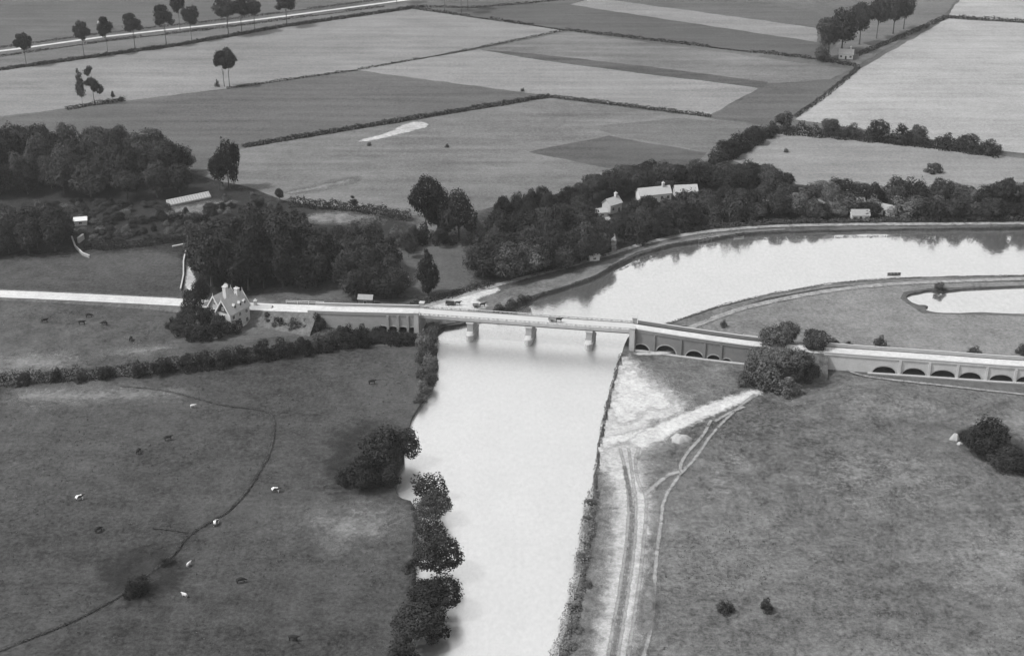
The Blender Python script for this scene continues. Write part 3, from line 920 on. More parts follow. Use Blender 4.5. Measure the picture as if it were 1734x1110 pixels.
for x, y, z in ((-5.2, -3.0, 11.1), (5.2, -3.0, 11.1), (5.6, 2.7, 10.7), (-3.2, 2.7, 10.7)):
    q = MB(); q.tube([(x, y, z-.2), (x, y, z+.9), (x, y, z+1.3)], [.12, .08, .02], 6); q.build('finial', M['white'], lodge)
mb = MB(); mb.box((-5.6, -3.0, 1.2), (1.8, 2.4, 2.6)); po = mb.build('porch', M['timber'], lodge)
q = MB(); q.quad((-6.8, -4.5, 2.5), (-6.8, -3.0, 3.5), (-4.6, -3.0, 3.5), (-4.6, -4.5, 2.5)); q.quad((-6.8, -1.5, 2.5), (-4.6, -1.5, 2.5), (-4.6, -3.0, 3.5), (-6.8, -3.0, 3.5)); q.build('porch_roof', M['slate_pale'], po)


def cottage(name, label, px, py, rz, L_, W_, hw, hr, mw, mr, cat='house', z=0.0, chim=(0.3,), wins=3, verge=None):
    root = empty(name, P(px, py, z), R(rz)); tag(root, label, cat)
    gable_block(root, L_, W_, hw, hr, mw, mr, verge=verge)
    for k in range(wins):
        x = -L_/2 + L_*(k+.5)/wins
        if cat == 'house' and k == wins//2:
            mb = MB(); mb.box((x, -W_/2-.02, 1.0), (.95, .1, 2.0)); mb.build('door', M['timber'], root)
        else: window(root, (x, -W_/2, hw*.55), (min(1.2, L_/wins*.5), hw*.4), (0, -1, 0))
    for c in chim: chimney(root, (c*L_, 0, hw+hr*.7), hr*.3+1.4, M['brick_hi'])
    return root


cottage('outbuilding', 'low outbuilding with a pale roof between the lodge and the road', 443, 534, -8, 7.5, 4.5, 2.3, 1.8, M['brick_hi'], M['slate_pale'], 'outbuilding', chim=(-.25,))
cottage('riverside_house', 'long white house half hidden in the trees above the upper reach', 1106, 340, 16, 14, 5.5, 3.8, 2.4, M['white'], M['slate_pale'], wins=5)
cottage('barn', 'barn with a long bright pale roof right of the white riverside house', 1160, 331, 8, 9.5, 5, 2.6, 2.2, M['plaster'], M['slate_pale'], 'barn', chim=(), wins=2)
cottage('garden_house', 'small pale house at the top of the path down to the towpath', 1036, 358, 40, 6.5, 5, 4.0, 2.2, M['plaster'], M['slate_pale'], wins=2)
cottage('garden_shed', 'small pale shed left of the garden house in the riverside wood', 1018, 366, 15, 4.2, 3.2, 2.2, 1.3, M['white'], M['slate_pale'], 'shed', chim=(), wins=1)
for (px, py, rz, l, lb) in ((1302, 356, -20, 5, 'small white bungalow in the riverside trees, leftmost of the bungalows'), (1366, 352, 10, 6, 'white bungalow with a pale roof behind the bright stretch of towpath'),
                            (1389, 351, 30, 4, 'little pale hut just right of the white bungalow'), (1449, 350, 5, 6, 'pale bungalow standing back in the riverside trees'),
                            (1455, 371, 0, 7, 'white riverside bungalow close to the towpath'), (1500, 362, -35, 9, 'bungalow with a grey slanting roof beside the towpath')):
    cottage('riverside_bungalow', lb, px, py, rz, l, 4.5, 2.5, 1.7, M['white'], M['slate'], wins=3, chim=())['group'] = 'bungalows among the riverside trees'
cottage('farmhouse', 'small white house under the tall trees at the far field corner', 1432, 99, -14, 8, 5, 3.0, 2.4, M['white'], M['slate_pale'], wins=3)
cottage('roadside_cottage', 'tiny white cottage beyond the far road behind the roadside trees', 176, 50, 20, 6, 5, 3.2, 2.2, M['white'], M['slate_pale'], wins=2)
cottage('white_shed', 'small shed with a bright white roof in the scrub at far left', 137, 380, 14, 5, 3, 2.2, 1.0, M['brick_hi'], M['white'], 'shed', chim=(), wins=1)
cottage('boat_hut', 'small white hut on the bank beside the upper towpath', 1005, 440, 18, 4.0, 2.4, 1.9, .7, M['white'], M['white'], 'hut', chim=(), wins=1)
cottage('gate_hut', 'low grey hut against the trees on the far side of the road', 620, 515, -6, 4.8, 3.0, 2.6, 1.1, M['brick'], M['slate'], 'hut', chim=(), wins=1)
cottage('summerhouse', 'little white summerhouse at the edge of the trees left of the conical tree', 686, 482, 30, 2.4, 2.2, 2.0, 1.0, M['white'], M['white'], 'summerhouse', chim=(), wins=1)
cottage('tool_shed', 'tiny white shed in the dark clump right of the lodge', 572, 462, 20, 2.4, 2.0, 1.9, .9, M['white'], M['white'], 'shed', chim=(), wins=1)
# the long greenhouse of the walled garden
g0, g1 = P(284, 348), P(356, 333)
gh = empty('greenhouse', (g0+g1)/2, math.atan2((g1-g0).y, (g1-g0).x)); tag(gh, 'long whitened lean-to greenhouse in the garden below the left wood', 'greenhouse')
gl = (g1-g0).length
mb = MB(); mb.box((0, 1.2, 1.0), (gl, .3, 2.2)); mb.build('back_wall', M['brick_hi'], gh)
mb = MB(); mb.box((0, -1.1, .25), (gl, .25, .5)); mb.build('front_wall', M['brick_hi'], gh)
npn = 16
pn = MB(); pn.quad((-gl/npn/2+.04, -1.2, .55), (gl/npn/2-.04, -1.2, .55), (gl/npn/2-.04, 1.05, 2.0), (-gl/npn/2+.04, 1.05, 2.0)); pm = pn.mesh('pane', M['greenhouse'])
br = MB(); br.beam((0, -1.22, .54), (0, 1.05, 2.03), .09, .12); bm_ = br.mesh('glazing_bar', M['white'])
for k in range(npn):
    mobj('pane', pm, gh).location.x = -gl/2 + gl*(k+.5)/npn
    mobj('glazing_bar', bm_, gh).location.x = -gl/2 + gl*k/npn


def wall_run(name, label, px, h, w, m, cat='wall', z=0.0):
    pts = resample([P(x, y, z) for x, y in px], 3.0); root = empty(name, pts[0]); tag(root, label, cat); o = pts[0]
    mb = MB(); cp = MB()
    for a, b in zip(pts[:-1], pts[1:]):
        hh = h*rnd.uniform(.93, 1.05)
        mb.beam(a-o+Vector((0, 0, hh/2-.1)), b-o+Vector((0, 0, hh/2-.1)), w, hh)
        cp.beam(a-o+Vector((0, 0, hh-.05)), b-o+Vector((0, 0, hh-.05)), w+.14, .14)
    mb.build('wall', m, root); cp.build('coping', M['stone_hi'], root)


wall_run('garden_wall', 'broken pale garden wall along the drive left of the great dark clump', [(315, 425), (311, 445), (311, 468), (306, 492)], .9, .35, M['stone'])
wall_run('garden_wall', 'short pale wall at the corner of the left pasture by the clump', [(292, 419), (325, 413)], .7, .6, M['stone'])
wall_run('ruined_wall', 'pale broken wall angling into the pasture below the scrub at far left', [(122, 404), (128, 420), (140, 432), (152, 437)], 1.2, .4, M['stone'])
wall_run('ruined_wall', 'short light wall end standing in the scrub at far left', [(133, 412), (142, 405)], 2.4, .7, M['stone_hi'])
wall_run('lodge_wall', 'thin white garden wall slanting below the lodge', [(398, 561), (412, 552), (424, 543)], 1.0, .3, M['white'])
patch('garden_drive', [(313, 492), (318, 455), (322, 452), (334, 478), (330, 494)], 'earth', .8, 1)
patch('garden_clearing', [(258, 362), (330, 345), (390, 342), (400, 350), (330, 366)], 'soft_light', 3, 1)
patch('garden_clearing', [(500, 372), (560, 358), (650, 372), (640, 382), (560, 380)], 'soft_light', 3, 1)
strip('garden_path', [(1022, 352), (1030, 375), (1038, 400), (1040, 428)], 1.6, 'towpath', .8)

# ---------------------------------------------------------------- foliage
NTH = ('first', 'second', 'third', 'fourth', 'fifth', 'sixth', 'seventh', 'eighth', 'ninth', 'tenth', 'eleventh', 'twelfth', 'thirteenth', 'fourteenth', 'fifteenth', 'sixteenth', 'seventeenth', 'eighteenth', 'nineteenth')
def leaf_quads(pts, nrm_, size, rng, aspect=.7):
    """one bent-free quad per point, facing roughly along nrm_"""
    n = len(pts)
    d = nrm_ + rng.normal(0, .36, (n, 3)); d /= np.linalg.norm(d, axis=1, keepdims=True) + 1e-9
    a = np.cross(d, rng.normal(0, 1, (n, 3))); a /= np.linalg.norm(a, axis=1, keepdims=True) + 1e-9
    b = np.cross(d, a)
    s = (size * rng.uniform(.55, 1.35, n))[:, None]
    a, b = a*s*.5, b*s*.5*aspect
    return np.stack([pts - a*.9 - b*.5, pts + a*.2 - b, pts + a - b*.0 + b*.4, pts - a*.1 + b], 1).reshape(-1, 3)


def crown_mesh(name, seed, n, leaf, shape, lobes=16):
    """crown of a tree 10 units tall; leaf clumps over many lobes"""
    rng = np.random.default_rng(seed)
    cs, rs = [], []
    if shape in ('broad', 'dome', 'elm', 'lollipop'):
        hz0, hz1, rw = {'broad': (2.2, 10, 4.2), 'dome': (.2, 10, 5.0), 'elm': (3.0, 10, 3.0), 'lollipop': (3.5, 10, 2.5)}[shape]
        cz, hh = (hz0+hz1)/2, (hz1-hz0)/2
        for k in range(lobes):
            v = rng.normal(0, 1, 3); v /= np.linalg.norm(v)
            if shape == 'dome' and v[2] < -.7: v[2] *= -1
            r = rng.uniform(.22, .40) * rw
            q = rng.uniform(.45, .95)
            cs.append([v[0]*max(rw-r, .1)*q, v[1]*max(rw-r, .1)*q, cz + v[2]*max(hh-r, .1)*q]); rs.append(r)
        cs.append([0, 0, cz]); rs.append(rw*.55)
    elif shape == 'cone':
        for k in range(lobes):
            z = 1.0 + 8.8*(k/(lobes-1)); w = (2.3*math.sin(math.pi*min(1, (z+.2)/7.5)*.62)**1.2) if z < 4 else 2.05*(1-(z-4)/6.2)**.75
            w = max(w, .3); a = rng.uniform(0, 6.28)
            cs.append([math.cos(a)*w*.35, math.sin(a)*w*.35, z]); rs.append(w*.75+.15)
    elif shape == 'spire':
        for k in range(lobes):
            z = 3.6 + 6.0*(k/(lobes-1)); w = 1.25*(1-(z-3.6)/6.6)**.6; a = rng.uniform(0, 6.28)
            cs.append([math.cos(a)*.3, math.sin(a)*.3, z]); rs.append(max(w, .25))
    elif shape == 'ragged':
        for k in range(lobes):
            a = rng.uniform(0, 6.28); z = rng.uniform(3.2, 9.2); d = rng.uniform(.3, 2.0)
            cs.append([math.cos(a)*d, math.sin(a)*d, z]); rs.append(rng.uniform(.5, 1.1))
    elif shape == 'bush':
        for k in range(lobes):
            a = rng.uniform(0, 6.28); d = 4.2*math.sqrt(rng.uniform(0, 1)); z = rng.uniform(.15, .75)*9*(1-(d/5.5)**2)
            cs.append([math.cos(a)*d, math.sin(a)*d, max(z, 1.0)]); rs.append(rng.uniform(1.2, 2.5))
    elif shape == 'weeping':
        for k in range(lobes):
            a = rng.uniform(0, 6.28); d = rng.uniform(1.2, 3.4); z = rng.uniform(3.0, 8.6)
            cs.append([math.cos(a)*d, math.sin(a)*d, z]); rs.append(rng.uniform(.7, 1.4))
        cs.append([0, 0, 7.5]); rs.append(2.3)
    cs, rs = np.array(cs), np.array(rs)
    pts, nr = [], []
    w = rs**2/np.sum(rs**2); got = 0
    while got < n:
        i = rng.choice(len(rs), n, p=w)
        v = rng.normal(0, 1, (n, 3)); v /= np.linalg.norm(v, axis=1, keepdims=True)
        rad = rs[i]*np.clip(rng.normal(.95, .13, n), .4, 1.3)
        rad *= 1 + .16*np.sin(v[:, 0]*5 + i*1.7)*np.sin(v[:, 1]*6 + i) + .1*np.sin(v[:, 2]*9 + i*2.3)
        zs = np.ones(n)
        if shape == 'weeping': zs = np.where(v[:, 2] < 0, 1.9, 1.0)
        p = cs[i] + v*rad[:, None]*np.stack([np.ones(n), np.ones(n), zs], 1)
        d = np.linalg.norm(p[:, None, :] - cs[None], axis=2)/rs[None]
        d[np.arange(n), i] = 9
        keep = (d.min(1) > .72) & (p[:, 2] > .05)
        keep |= rng.uniform(0, 1, n) < .06
        keep &= p[:, 2] > .05
        pts.append(p[keep]); nr.append((v*.8 + np.array([0, 0, .35]))[keep]); got += keep.sum()
    pts, nr = np.concatenate(pts)[:n], np.concatenate(nr)[:n]
    rad = np.percentile(np.hypot(pts[:, 0], pts[:, 1]), 96); pts[:, :2] *= 5.0/rad; pts[:, 2] *= 10.0/np.percentile(pts[:, 2], 99.5)
    return np_mesh(name, leaf_quads(pts, nr, leaf, rng), 4, M['leaf_dark'])


def trunk_mesh(name, seed, r0, top, nlimb, spread):
    rg = random.Random(seed); mb = MB()
    pts = [Vector((0, 0, -.25))]; rad = [r0*1.35]
    for k in range(1, 6):
        pts.append(Vector((rg.uniform(-.12, .12)*k*.5, rg.uniform(-.12, .12)*k*.5, top*k/5))); rad.append(r0*(1.0 - .13*k))
    mb.tube(pts, rad, 7)
    for k in range(nlimb):
        a = 6.28*k/nlimb + rg.uniform(-.4, .4); z = top*rg.uniform(.45, .95); b = Vector((math.cos(a), math.sin(a), 0))
        s = Vector((0, 0, z)); m_ = s + b*spread*.5 + Vector((0, 0, rg.uniform(.6, 1.4))); e = s + b*spread*rg.uniform(.8, 1.2) + Vector((0, 0, rg.uniform(1.6, 3.0)))
        mb.tube([s, m_, e], [r0*.45, r0*.3, r0*.1], 5)
    return mb.mesh(name, M['bark'])


PROTO = {}
for sh, cnt, n, leaf, lob, tr in (('broad', 4, 4200, .50, 20, (.30, 6.5, 6, 2.2)), ('dome', 3, 4200, .55, 22, (.32, 5.0, 6, 2.6)), ('elm', 3, 5200, .50, 20, (.24, 7.0, 6, 1.5)),
                                  ('lollipop', 3, 4600, .50, 16, (.20, 6.5, 5, 1.2)), ('cone', 1, 6000, .48, 14, (.22, 5, 2, .6)), ('spire', 1, 2600, .55, 10, (.16, 6, 2, .3)),
                                  ('ragged', 1, 3400, .55, 13, (.20, 7, 6, 1.3)), ('bush', 4, 1800, .72, 12, (.30, 2.5, 4, 2.0)), ('weeping', 1, 5200, .50, 16, (.3, 6, 5, 1.8))):
    PROTO[sh] = [(crown_mesh('crown', hash((sh.__len__(), k)) % 9999 + k*31, n, leaf, sh, lob), trunk_mesh('trunk', k+3, *tr)) for k in range(cnt)]
WID = {k: 10.0 for k in PROTO}


def tree(loc, h, w, shape, label, leaf='leaf_dark', group=None, name='broadleaf_tree', cat='tree', trunk=True):
    root = empty(name, loc, rnd.uniform(0, 6.28)); tag(root, label, cat, group)
    cm, tm = rnd.choice(PROTO[shape])
    sx = w/WID[shape]; sz = h/10.0
    c = mobj('crown', cm, root); c.scale = (sx, sx*rnd.uniform(.92, 1.08), sz)
    if leaf != 'leaf_dark':
        c.material_slots[0].link = 'OBJECT'; c.material_slots[0].material = M[leaf]
    if trunk:
        t = mobj('trunk' if cat == 'tree' else 'stem', tm, root); k = min(sx, sz); t.scale = (k, k, sz)
    return root


def tp(px, py, h, w, shape, label, leaf='leaf_dark', group=None, name='broadleaf_tree', cat='tree', trunk=True, z=0):
    return tree(P(px, py, z), h, w, shape, label, leaf, group, name, cat, trunk)


def wood(poly_px, count, hr, wr, shapes, label, group, leaf='leaf_dark', mind=5.0, name='broadleaf_tree', keepout=(), dome=.25):
    poly = [P(*q) for q in poly_px]; xs = [p.x for p in poly]; ys = [p.y for p in poly]; got = []; tries = 0
    rg = random.Random(len(label)*7 + count)
    cx, cy, hx, hy = (min(xs)+max(xs))/2, (min(ys)+max(ys))/2, (max(xs)-min(xs))/2, (max(ys)-min(ys))/2
    while len(got) < count and tries < 6000:
        tries += 1
        p = Vector((rg.uniform(min(xs), max(xs)), rg.uniform(min(ys), max(ys)), 0))
        if not inside(p, poly) or any((p-q).length < mind for q in got): continue
        if any((p - P(kx, ky)).length < kr for kx, ky, kr in keepout): continue
        got.append(p); lf = leaf if isinstance(leaf, str) else rg.choice(leaf)
        zx = ('left end', 'middle', 'right end')[min(2, int(3*(p.x-min(xs))/(max(xs)-min(xs)+1e-6)))]
        zy = 'near' if p.y < cy else 'far'
        lab = '%s, %s %s' % (label, zy, zx)
        dd = math.hypot((p.x-cx)/hx, (p.y-cy)/hy)
        tree(p, rg.uniform(*hr)*rg.uniform(.8, 1.12)*(1.08-dome*dd), rg.uniform(*wr)*rg.uniform(.8, 1.1), rg.choice(shapes), lab, lf, group, name)


DM = ('leaf_dark', 'leaf_dark', 'leaf_mid', 'leaf_mid')
wood([(-60, 262), (110, 268), (240, 268), (320, 296), (332, 334), (200, 338), (30, 330), (-60, 330)], 64, (15, 20), (11, 16), ('dome', 'dome', 'broad'), 'dark broadleaf tree in the dense left wood below the fields', 'trees of the left wood', DM, 5)
wood([(336, 462), (345, 494), (420, 500), (520, 494), (556, 482), (556, 452), (480, 432), (410, 430), (352, 446)], 28, (23, 27), (12, 16), ('dome',), 'dark tree in the great rounded clump behind the lodge', 'trees of the great clump behind the lodge', DM, 5.5, dome=.4)
wood([(566, 446), (588, 506), (676, 506), (668, 478), (640, 440), (575, 428)], 26, (12, 16), (9, 12), ('dome',), 'dark tree in the clump beside the road left of the conical tree', 'trees of the roadside clump', DM, 5, keepout=((620, 512, 5), (686, 486, 5)))
wood([(560, 420), (700, 405), (700, 425), (650, 432), (570, 428)], 9, (9, 12), (7, 9), ('broad', 'bush'), 'looser tree behind the roadside clump at the garden edge', 'trees at the garden edge', ('leaf_mid', 'leaf_pale'), 5)
wood([(826, 430), (828, 462), (900, 464), (1026, 434), (1030, 402), (980, 385), (900, 395), (840, 402)], 40, (12, 17), (10, 14), ('dome', 'dome', 'broad'), 'dark tree in the wood beside the upper towpath', 'trees of the riverside wood', DM, 4.5)
wood([(845, 400), (930, 392), (990, 372), (900, 375), (850, 385)], 8, (14, 18), (7, 9), ('elm', 'broad'), 'tall dark tree standing at the back of the riverside wood', 'tall trees at the back of the riverside wood', 'leaf_dark', 5)
wood([(950, 352), (1060, 318), (1180, 306), (1330, 318), (1330, 328), (1190, 318), (1090, 326), (1000, 345)], 32, (10, 14), (10, 13), ('dome', 'dome', 'broad'), 'dark tree in the belt behind the white riverside house', 'trees behind the riverside house', DM, 5)
wood([(1050, 402), (1064, 372), (1200, 348), (1340, 340), (1345, 370), (1200, 381), (1060, 416)], 48, (8, 11.5), (9, 12), ('dome', 'dome', 'bush'), 'tree in the thick belt between the riverside house and the towpath', 'trees between the house and the towpath', DM, 4.2, keepout=((1106, 342, 6), (1160, 333, 6), (1302, 360, 4)))
wood([(1345, 336), (1480, 334), (1800, 345), (1800, 371), (1560, 371), (1345, 373)], 62, (7.5, 12), (9, 12.5), ('dome', 'dome', 'bush'), 'greyish tree in the belt along the far bank at right', 'trees along the far bank at right', ('leaf_mid', 'leaf_mid', 'leaf_grey', 'leaf_dark'), 5.6,
     keepout=((1366, 357, 5), (1389, 355, 4), (1449, 355, 5), (1455, 374, 6), (1500, 367, 7)))
wood([(-50, 405), (40, 400), (112, 405), (105, 426), (30, 432), (-50, 432)], 18, (13, 17), (10, 13), ('dome',), 'dark tree at the far left edge above the pasture', 'trees at the far left edge', DM, 6)
# scrub and old orchard between the left wood and the pasture
wood([(60, 345), (180, 342), (290, 352), (420, 345), (500, 352), (520, 372), (400, 392), (330, 404), (190, 412), (120, 398), (60, 392)], 120, (2.0, 4.5), (3, 6), ('bush', 'bush', 'dome'), 'low rounded bush in the old garden below the left wood', 'bushes of the old garden', ('leaf_dark', 'leaf_mid', 'leaf_pale', 'leaf_mid'), 3.2, 'garden_bush',
     keepout=((320, 350, 9), (137, 385, 5), (300, 345, 7), (345, 345, 7)))
# named single trees
tp(372, 322, 16, 9, 'broad', 'dark tree at the right end of the left wood', name='broadleaf_tree')
tp(388, 320, 22, 11, 'weeping', 'tall drooping tree standing apart at the right end of the left wood', name='drooping_tree')
tp(722, 402, 25, 14, 'broad', 'tallest dark tree between the clumps, left of a rounder companion', name='elm_tree')
tp(742, 398, 20, 11, 'dome', 'dark tree close beside the tallest tree, on its right', 'leaf_dark', name='elm_tree')
tp(777, 408, 21, 15, 'dome', 'rounded dark tree right of the tallest tree', name='broadleaf_tree')
tp(752, 412, 9, 10, 'bush', 'low dark undergrowth bush at the feet of the tallest trees', 'leaf_dark', cat='bush', name='undergrowth_bush')
tp(716, 410, 8, 9, 'bush', 'low dark bush left under the tallest tree', 'leaf_dark', cat='bush', name='undergrowth_bush')
for x_, y_, h_, w_, l_, lb_ in ((818, 468, 13, 14, 'leaf_mid', 'broad willow at the left front of the riverside wood'), (866, 470, 13.5, 15, 'leaf_grey', 'largest pale willow at the front of the riverside wood'), (906, 464, 11, 12, 'leaf_grey', 'pale willow right of the largest one by the towpath'), (952, 456, 9, 11, 'leaf_mid', 'small round willow near the bank hut'), (985, 444, 11, 11, 'leaf_mid', 'dark round tree behind the bank hut')):
    tp(x_, y_, h_, w_, 'dome', lb_, l_, 'willows in front of the riverside wood', 'willow_tree')
tp(812, 408, 9, 9, 'bush', 'pale leafy tree in the gap between the two riverside clumps', 'leaf_pale')
tp(725, 500, 17.5, 8.2, 'cone', 'lone conical dark tree on the lawn beside the bridge road', name='conical_tree')
tp(432, 352, 7, 4.5, 'elm', 'pale upright tree in the old garden near the greenhouse', 'leaf_pale')
tp(385, 350, 6, 4, 'elm', 'smaller pale upright tree at the right end of the greenhouse', 'leaf_pale')
tp(474, 342, 6, 4.5, 'broad', 'small dark tree right of the pale upright garden tree', 'leaf_dark')
tp(600, 352, 5.5, 4, 'ragged', 'thin ragged tree leaning out of the hedge below the hay field', 'leaf_dark')
for k, (x, y, h, w) in enumerate(((700, 418, 9, 4), (692, 436, 7, 4), (745, 420, 8, 4))):
    tp(x, y, h, w, 'elm', ('thin garden tree behind the conical tree, leftmost', 'thin short garden tree left of the conical tree', 'thin garden tree right behind the conical tree')[k], 'leaf_mid', 'thin trees on the lawn')
road_trees = [(45, 112, 19, 9.5), (143, 98, 21, 9), (183, 92, 22, 8), (229, 83, 21, 12), (282, 77, 24, 13), (325, 70, 21, 9), (387, 60, 22, 14), (410, 57, 22, 13), (432, 54, 20, 9), (486, 45, 21, 14)]
wherex = ['first roadside tree from the left edge, small and round', 'second roadside tree from the left, egg shaped', 'third roadside tree from the left, narrow', 'fourth roadside tree from the left, wide and bare stemmed',
          'fifth roadside tree from the left, big and spreading', 'sixth roadside tree from the left, narrow beside the big one', 'seventh roadside tree from the left, first of a close group of three', 'middle tree of the close group of three by the far road',
          'right tree of the close group of three by the far road', 'tree standing alone right of the roadside group of three']
for (x, y, h, w), lb in zip(road_trees, wherex): tp(x, y, h, w*1.08, rnd.choice(('lollipop', 'lollipop', 'elm')), lb, 'leaf_dark', 'trees along the far road', 'roadside_tree')
tp(305, 52, 24, 9, 'lollipop', 'tall roadside tree on the far side of the far road', 'leaf_dark', 'trees along the far road', 'roadside_tree')
for k, (x, y) in enumerate(((672, 6), (753, 20), (781, 23), (792, 17))):
    tp(x, y, 26, 9, 'lollipop', ('slender stem of a tall tree at the top edge by the far road bend', 'slender stem of a tall tree at the top edge right of the road bend', 'thicker stem of a tall tree at the top edge, third from the road bend', 'last slender stem at the top edge right of the road bend')[k], 'leaf_dark', 'tall trees at the top edge', 'slender_tree')
tp(140, 178, 19, 5, 'spire', 'thin pointed tree in the pale field at left', name='pointed_tree')
tp(160, 175, 20, 9.5, 'ragged', 'ragged open tree right of the thin pointed tree in the pale field', name='ragged_tree')
tp(192, 168, 4.5, 2.2, 'spire', 'tiny pointed bush at the right end of the short hedge', cat='bush', name='field_bush')
tp(205, 171, 2.5, 3.5, 'bush', 'tiny round bush at the right end of the short hedge', cat='bush', name='field_bush')
tp(380, 147, 20, 9, 'lollipop', 'left of two bare stemmed trees standing together in the pale field', name='field_tree')
tp(389, 147, 20.5, 10, 'lollipop', 'right of two bare stemmed trees standing together in the pale field', name='field_tree')
tp(368, 147, 4, 2.6, 'bush', 'small bush left of the two bare stemmed trees', cat='bush', name='field_bush')
for k, (x, y, h, w, s) in enumerate(((1402, 100, 24, 15, 'broad'), (1425, 88, 26, 17, 'dome'), (1455, 76, 25, 14, 'broad'), (1484, 66, 25, 12, 'elm'), (1512, 58, 26, 14, 'broad'), (1530, 50, 22, 12, 'broad'), (1392, 104, 10, 9, 'bush'))):
    tp(x, y, h, w, s, ('tall tree left of the white farmhouse', 'broad grey tree behind the white farmhouse', 'tall tree right behind the white farmhouse', 'narrow tree right of the farmhouse clump', 'tall hazy tree at the top edge right of the farmhouse', 'rightmost hazy tree of the farmhouse clump', 'low bush at the left foot of the farmhouse trees')[k], 'leaf_mid', 'trees round the farmhouse', cat='tree')
for k, (x, y, h, w) in enumerate(((1322, 220, 9.5, 9), (1405, 226, 7.5, 7), (1442, 231, 7, 7), (1486, 238, 10, 8), (1528, 241, 9, 9), (1552, 243, 9, 7), (1600, 249, 7, 7), (1638, 254, 7.5, 9), (1672, 259, 7, 9))):
    tp(x, y, h, w*1.35, 'dome' if k % 2 else 'bush', ('first tree of the long hedge at right, where the hedges meet', 'second tree of the long hedge at right', 'third tree of the long hedge at right', 'tallest tree of the long hedge at right', 'wide tree right of the tallest in the long hedge', 'narrow tree in the middle of the long hedge', 'seventh tree of the long hedge at right', 'eighth tree of the long hedge at right', 'last tree at the right end of the long hedge')[k], 'leaf_mid', 'trees of the long hedge', 'hedgerow_tree')
for k, (x, y, h, w) in enumerate(((1215, 276, 8, 8), (1232, 266, 8, 9), (1250, 254, 8.5, 9), (1275, 243, 8.5, 8), (1296, 232, 6, 7))):
    tp(x, y, h, w*1.35, 'dome' if k % 2 else 'bush', 'tree in the short slanting hedge left of the pale right field', 'leaf_dark', 'trees of the slanting hedge', 'hedgerow_tree')
tp(1580, 292, 5, 8, 'bush', 'lone pyramid shaped bush in the pale field at right', 'leaf_mid', cat='bush', name='field_bush')
tp(1735, 362, 14, 8, 'elm', 'tall pointed tree at the right edge of the far bank', 'leaf_mid', name='pointed_tree')
tp(1695, 362, 15, 10, 'elm', 'tall tree standing above the others near the right edge of the far bank', 'leaf_mid', name='pointed_tree')
for k, (x, y, h, w, lb) in enumerate(((1225, 553, 2.6, 2.6, 'small bush on the towpath meadow behind the brick viaduct'), (1489, 587, 4.2, 4.6, 'round bush behind the causeway road, left of a flatter one'), (1650, 600, 2.8, 5, 'flat dark bush behind the causeway road'),
                                      (1734, 600, 4, 6, 'dark bush behind the causeway road at the right edge'), (1410, 583, 2, 5, 'low scrub behind the road just right of the roadside trees'), (1438, 585, 1.6, 3, 'tiny low bush behind the causeway road'), (1590, 492, 3, 5, 'grey bush on the far shore of the pond'))):
    tp(x, y, h, w, 'bush', lb, 'leaf_mid', cat='bush', name='meadow_bush', trunk=False)
for k, (x, y, h, w, s, lf) in enumerate(((1312, 606, 9, 8, 'broad', 'leaf_grey'), (1330, 596, 8, 6, 'elm', 'leaf_grey'), (1345, 648, 9, 8, 'broad', 'leaf_grey'), (1376, 612, 8.5, 7, 'broad', 'leaf_mid'), (1298, 655, 7, 8, 'bush', 'leaf_grey'), (1268, 650, 6.5, 6, 'bush', 'leaf_grey'), (1332, 668, 5, 6, 'bush', 'leaf_grey'), (1290, 632, 7, 7, 'broad', 'leaf_grey'), (1365, 640, 7, 7, 'bush', 'leaf_grey'), (1318, 640, 8, 7, 'broad', 'leaf_grey'))):
    tp(x, y, h*1.3, w*1.35, s, 'tree in the grey clump where the road leaves the brick viaduct', lf, 'trees at the end of the brick viaduct', 'roadside_tree')
for k, (x, y, h, w, lb) in enumerate(((1668, 768, 11, 12, 'dark tall thicket bush at the right edge of the near meadow'), (1640, 750, 4.5, 6, 'lower dark bush at the left end of the right edge thicket'), (1704, 790, 6, 11, 'low dark bush right of the tall thicket bush'), (1748, 805, 6, 12, 'dark bush running out of the picture at right'))):
    tp(x, y, h, w, 'dome', lb, 'leaf_dark', 'bushes of the right edge thicket', 'thicket_bush', 'bush')
tp(1228, 1036, 3, 4.2, 'bush', 'wider of two small dark bushes in the near right meadow', 'leaf_dark', cat='bush', name='meadow_bush')
tp(1297, 1034, 3.4, 3.4, 'bush', 'rounder of two small dark bushes in the near right meadow', 'leaf_dark', cat='bush', name='meadow_bush')
tp(232, 1004, 4.5, 6.5, 'bush', 'dark thorn bush growing over the meadow ditch', 'leaf_dark', cat='bush', name='thorn_bush')
tp(282, 955, 1.8, 3.5, 'bush', 'low dark bush on the meadow ditch right of the thorn bush', 'leaf_dark', cat='bush', name='thorn_bush')
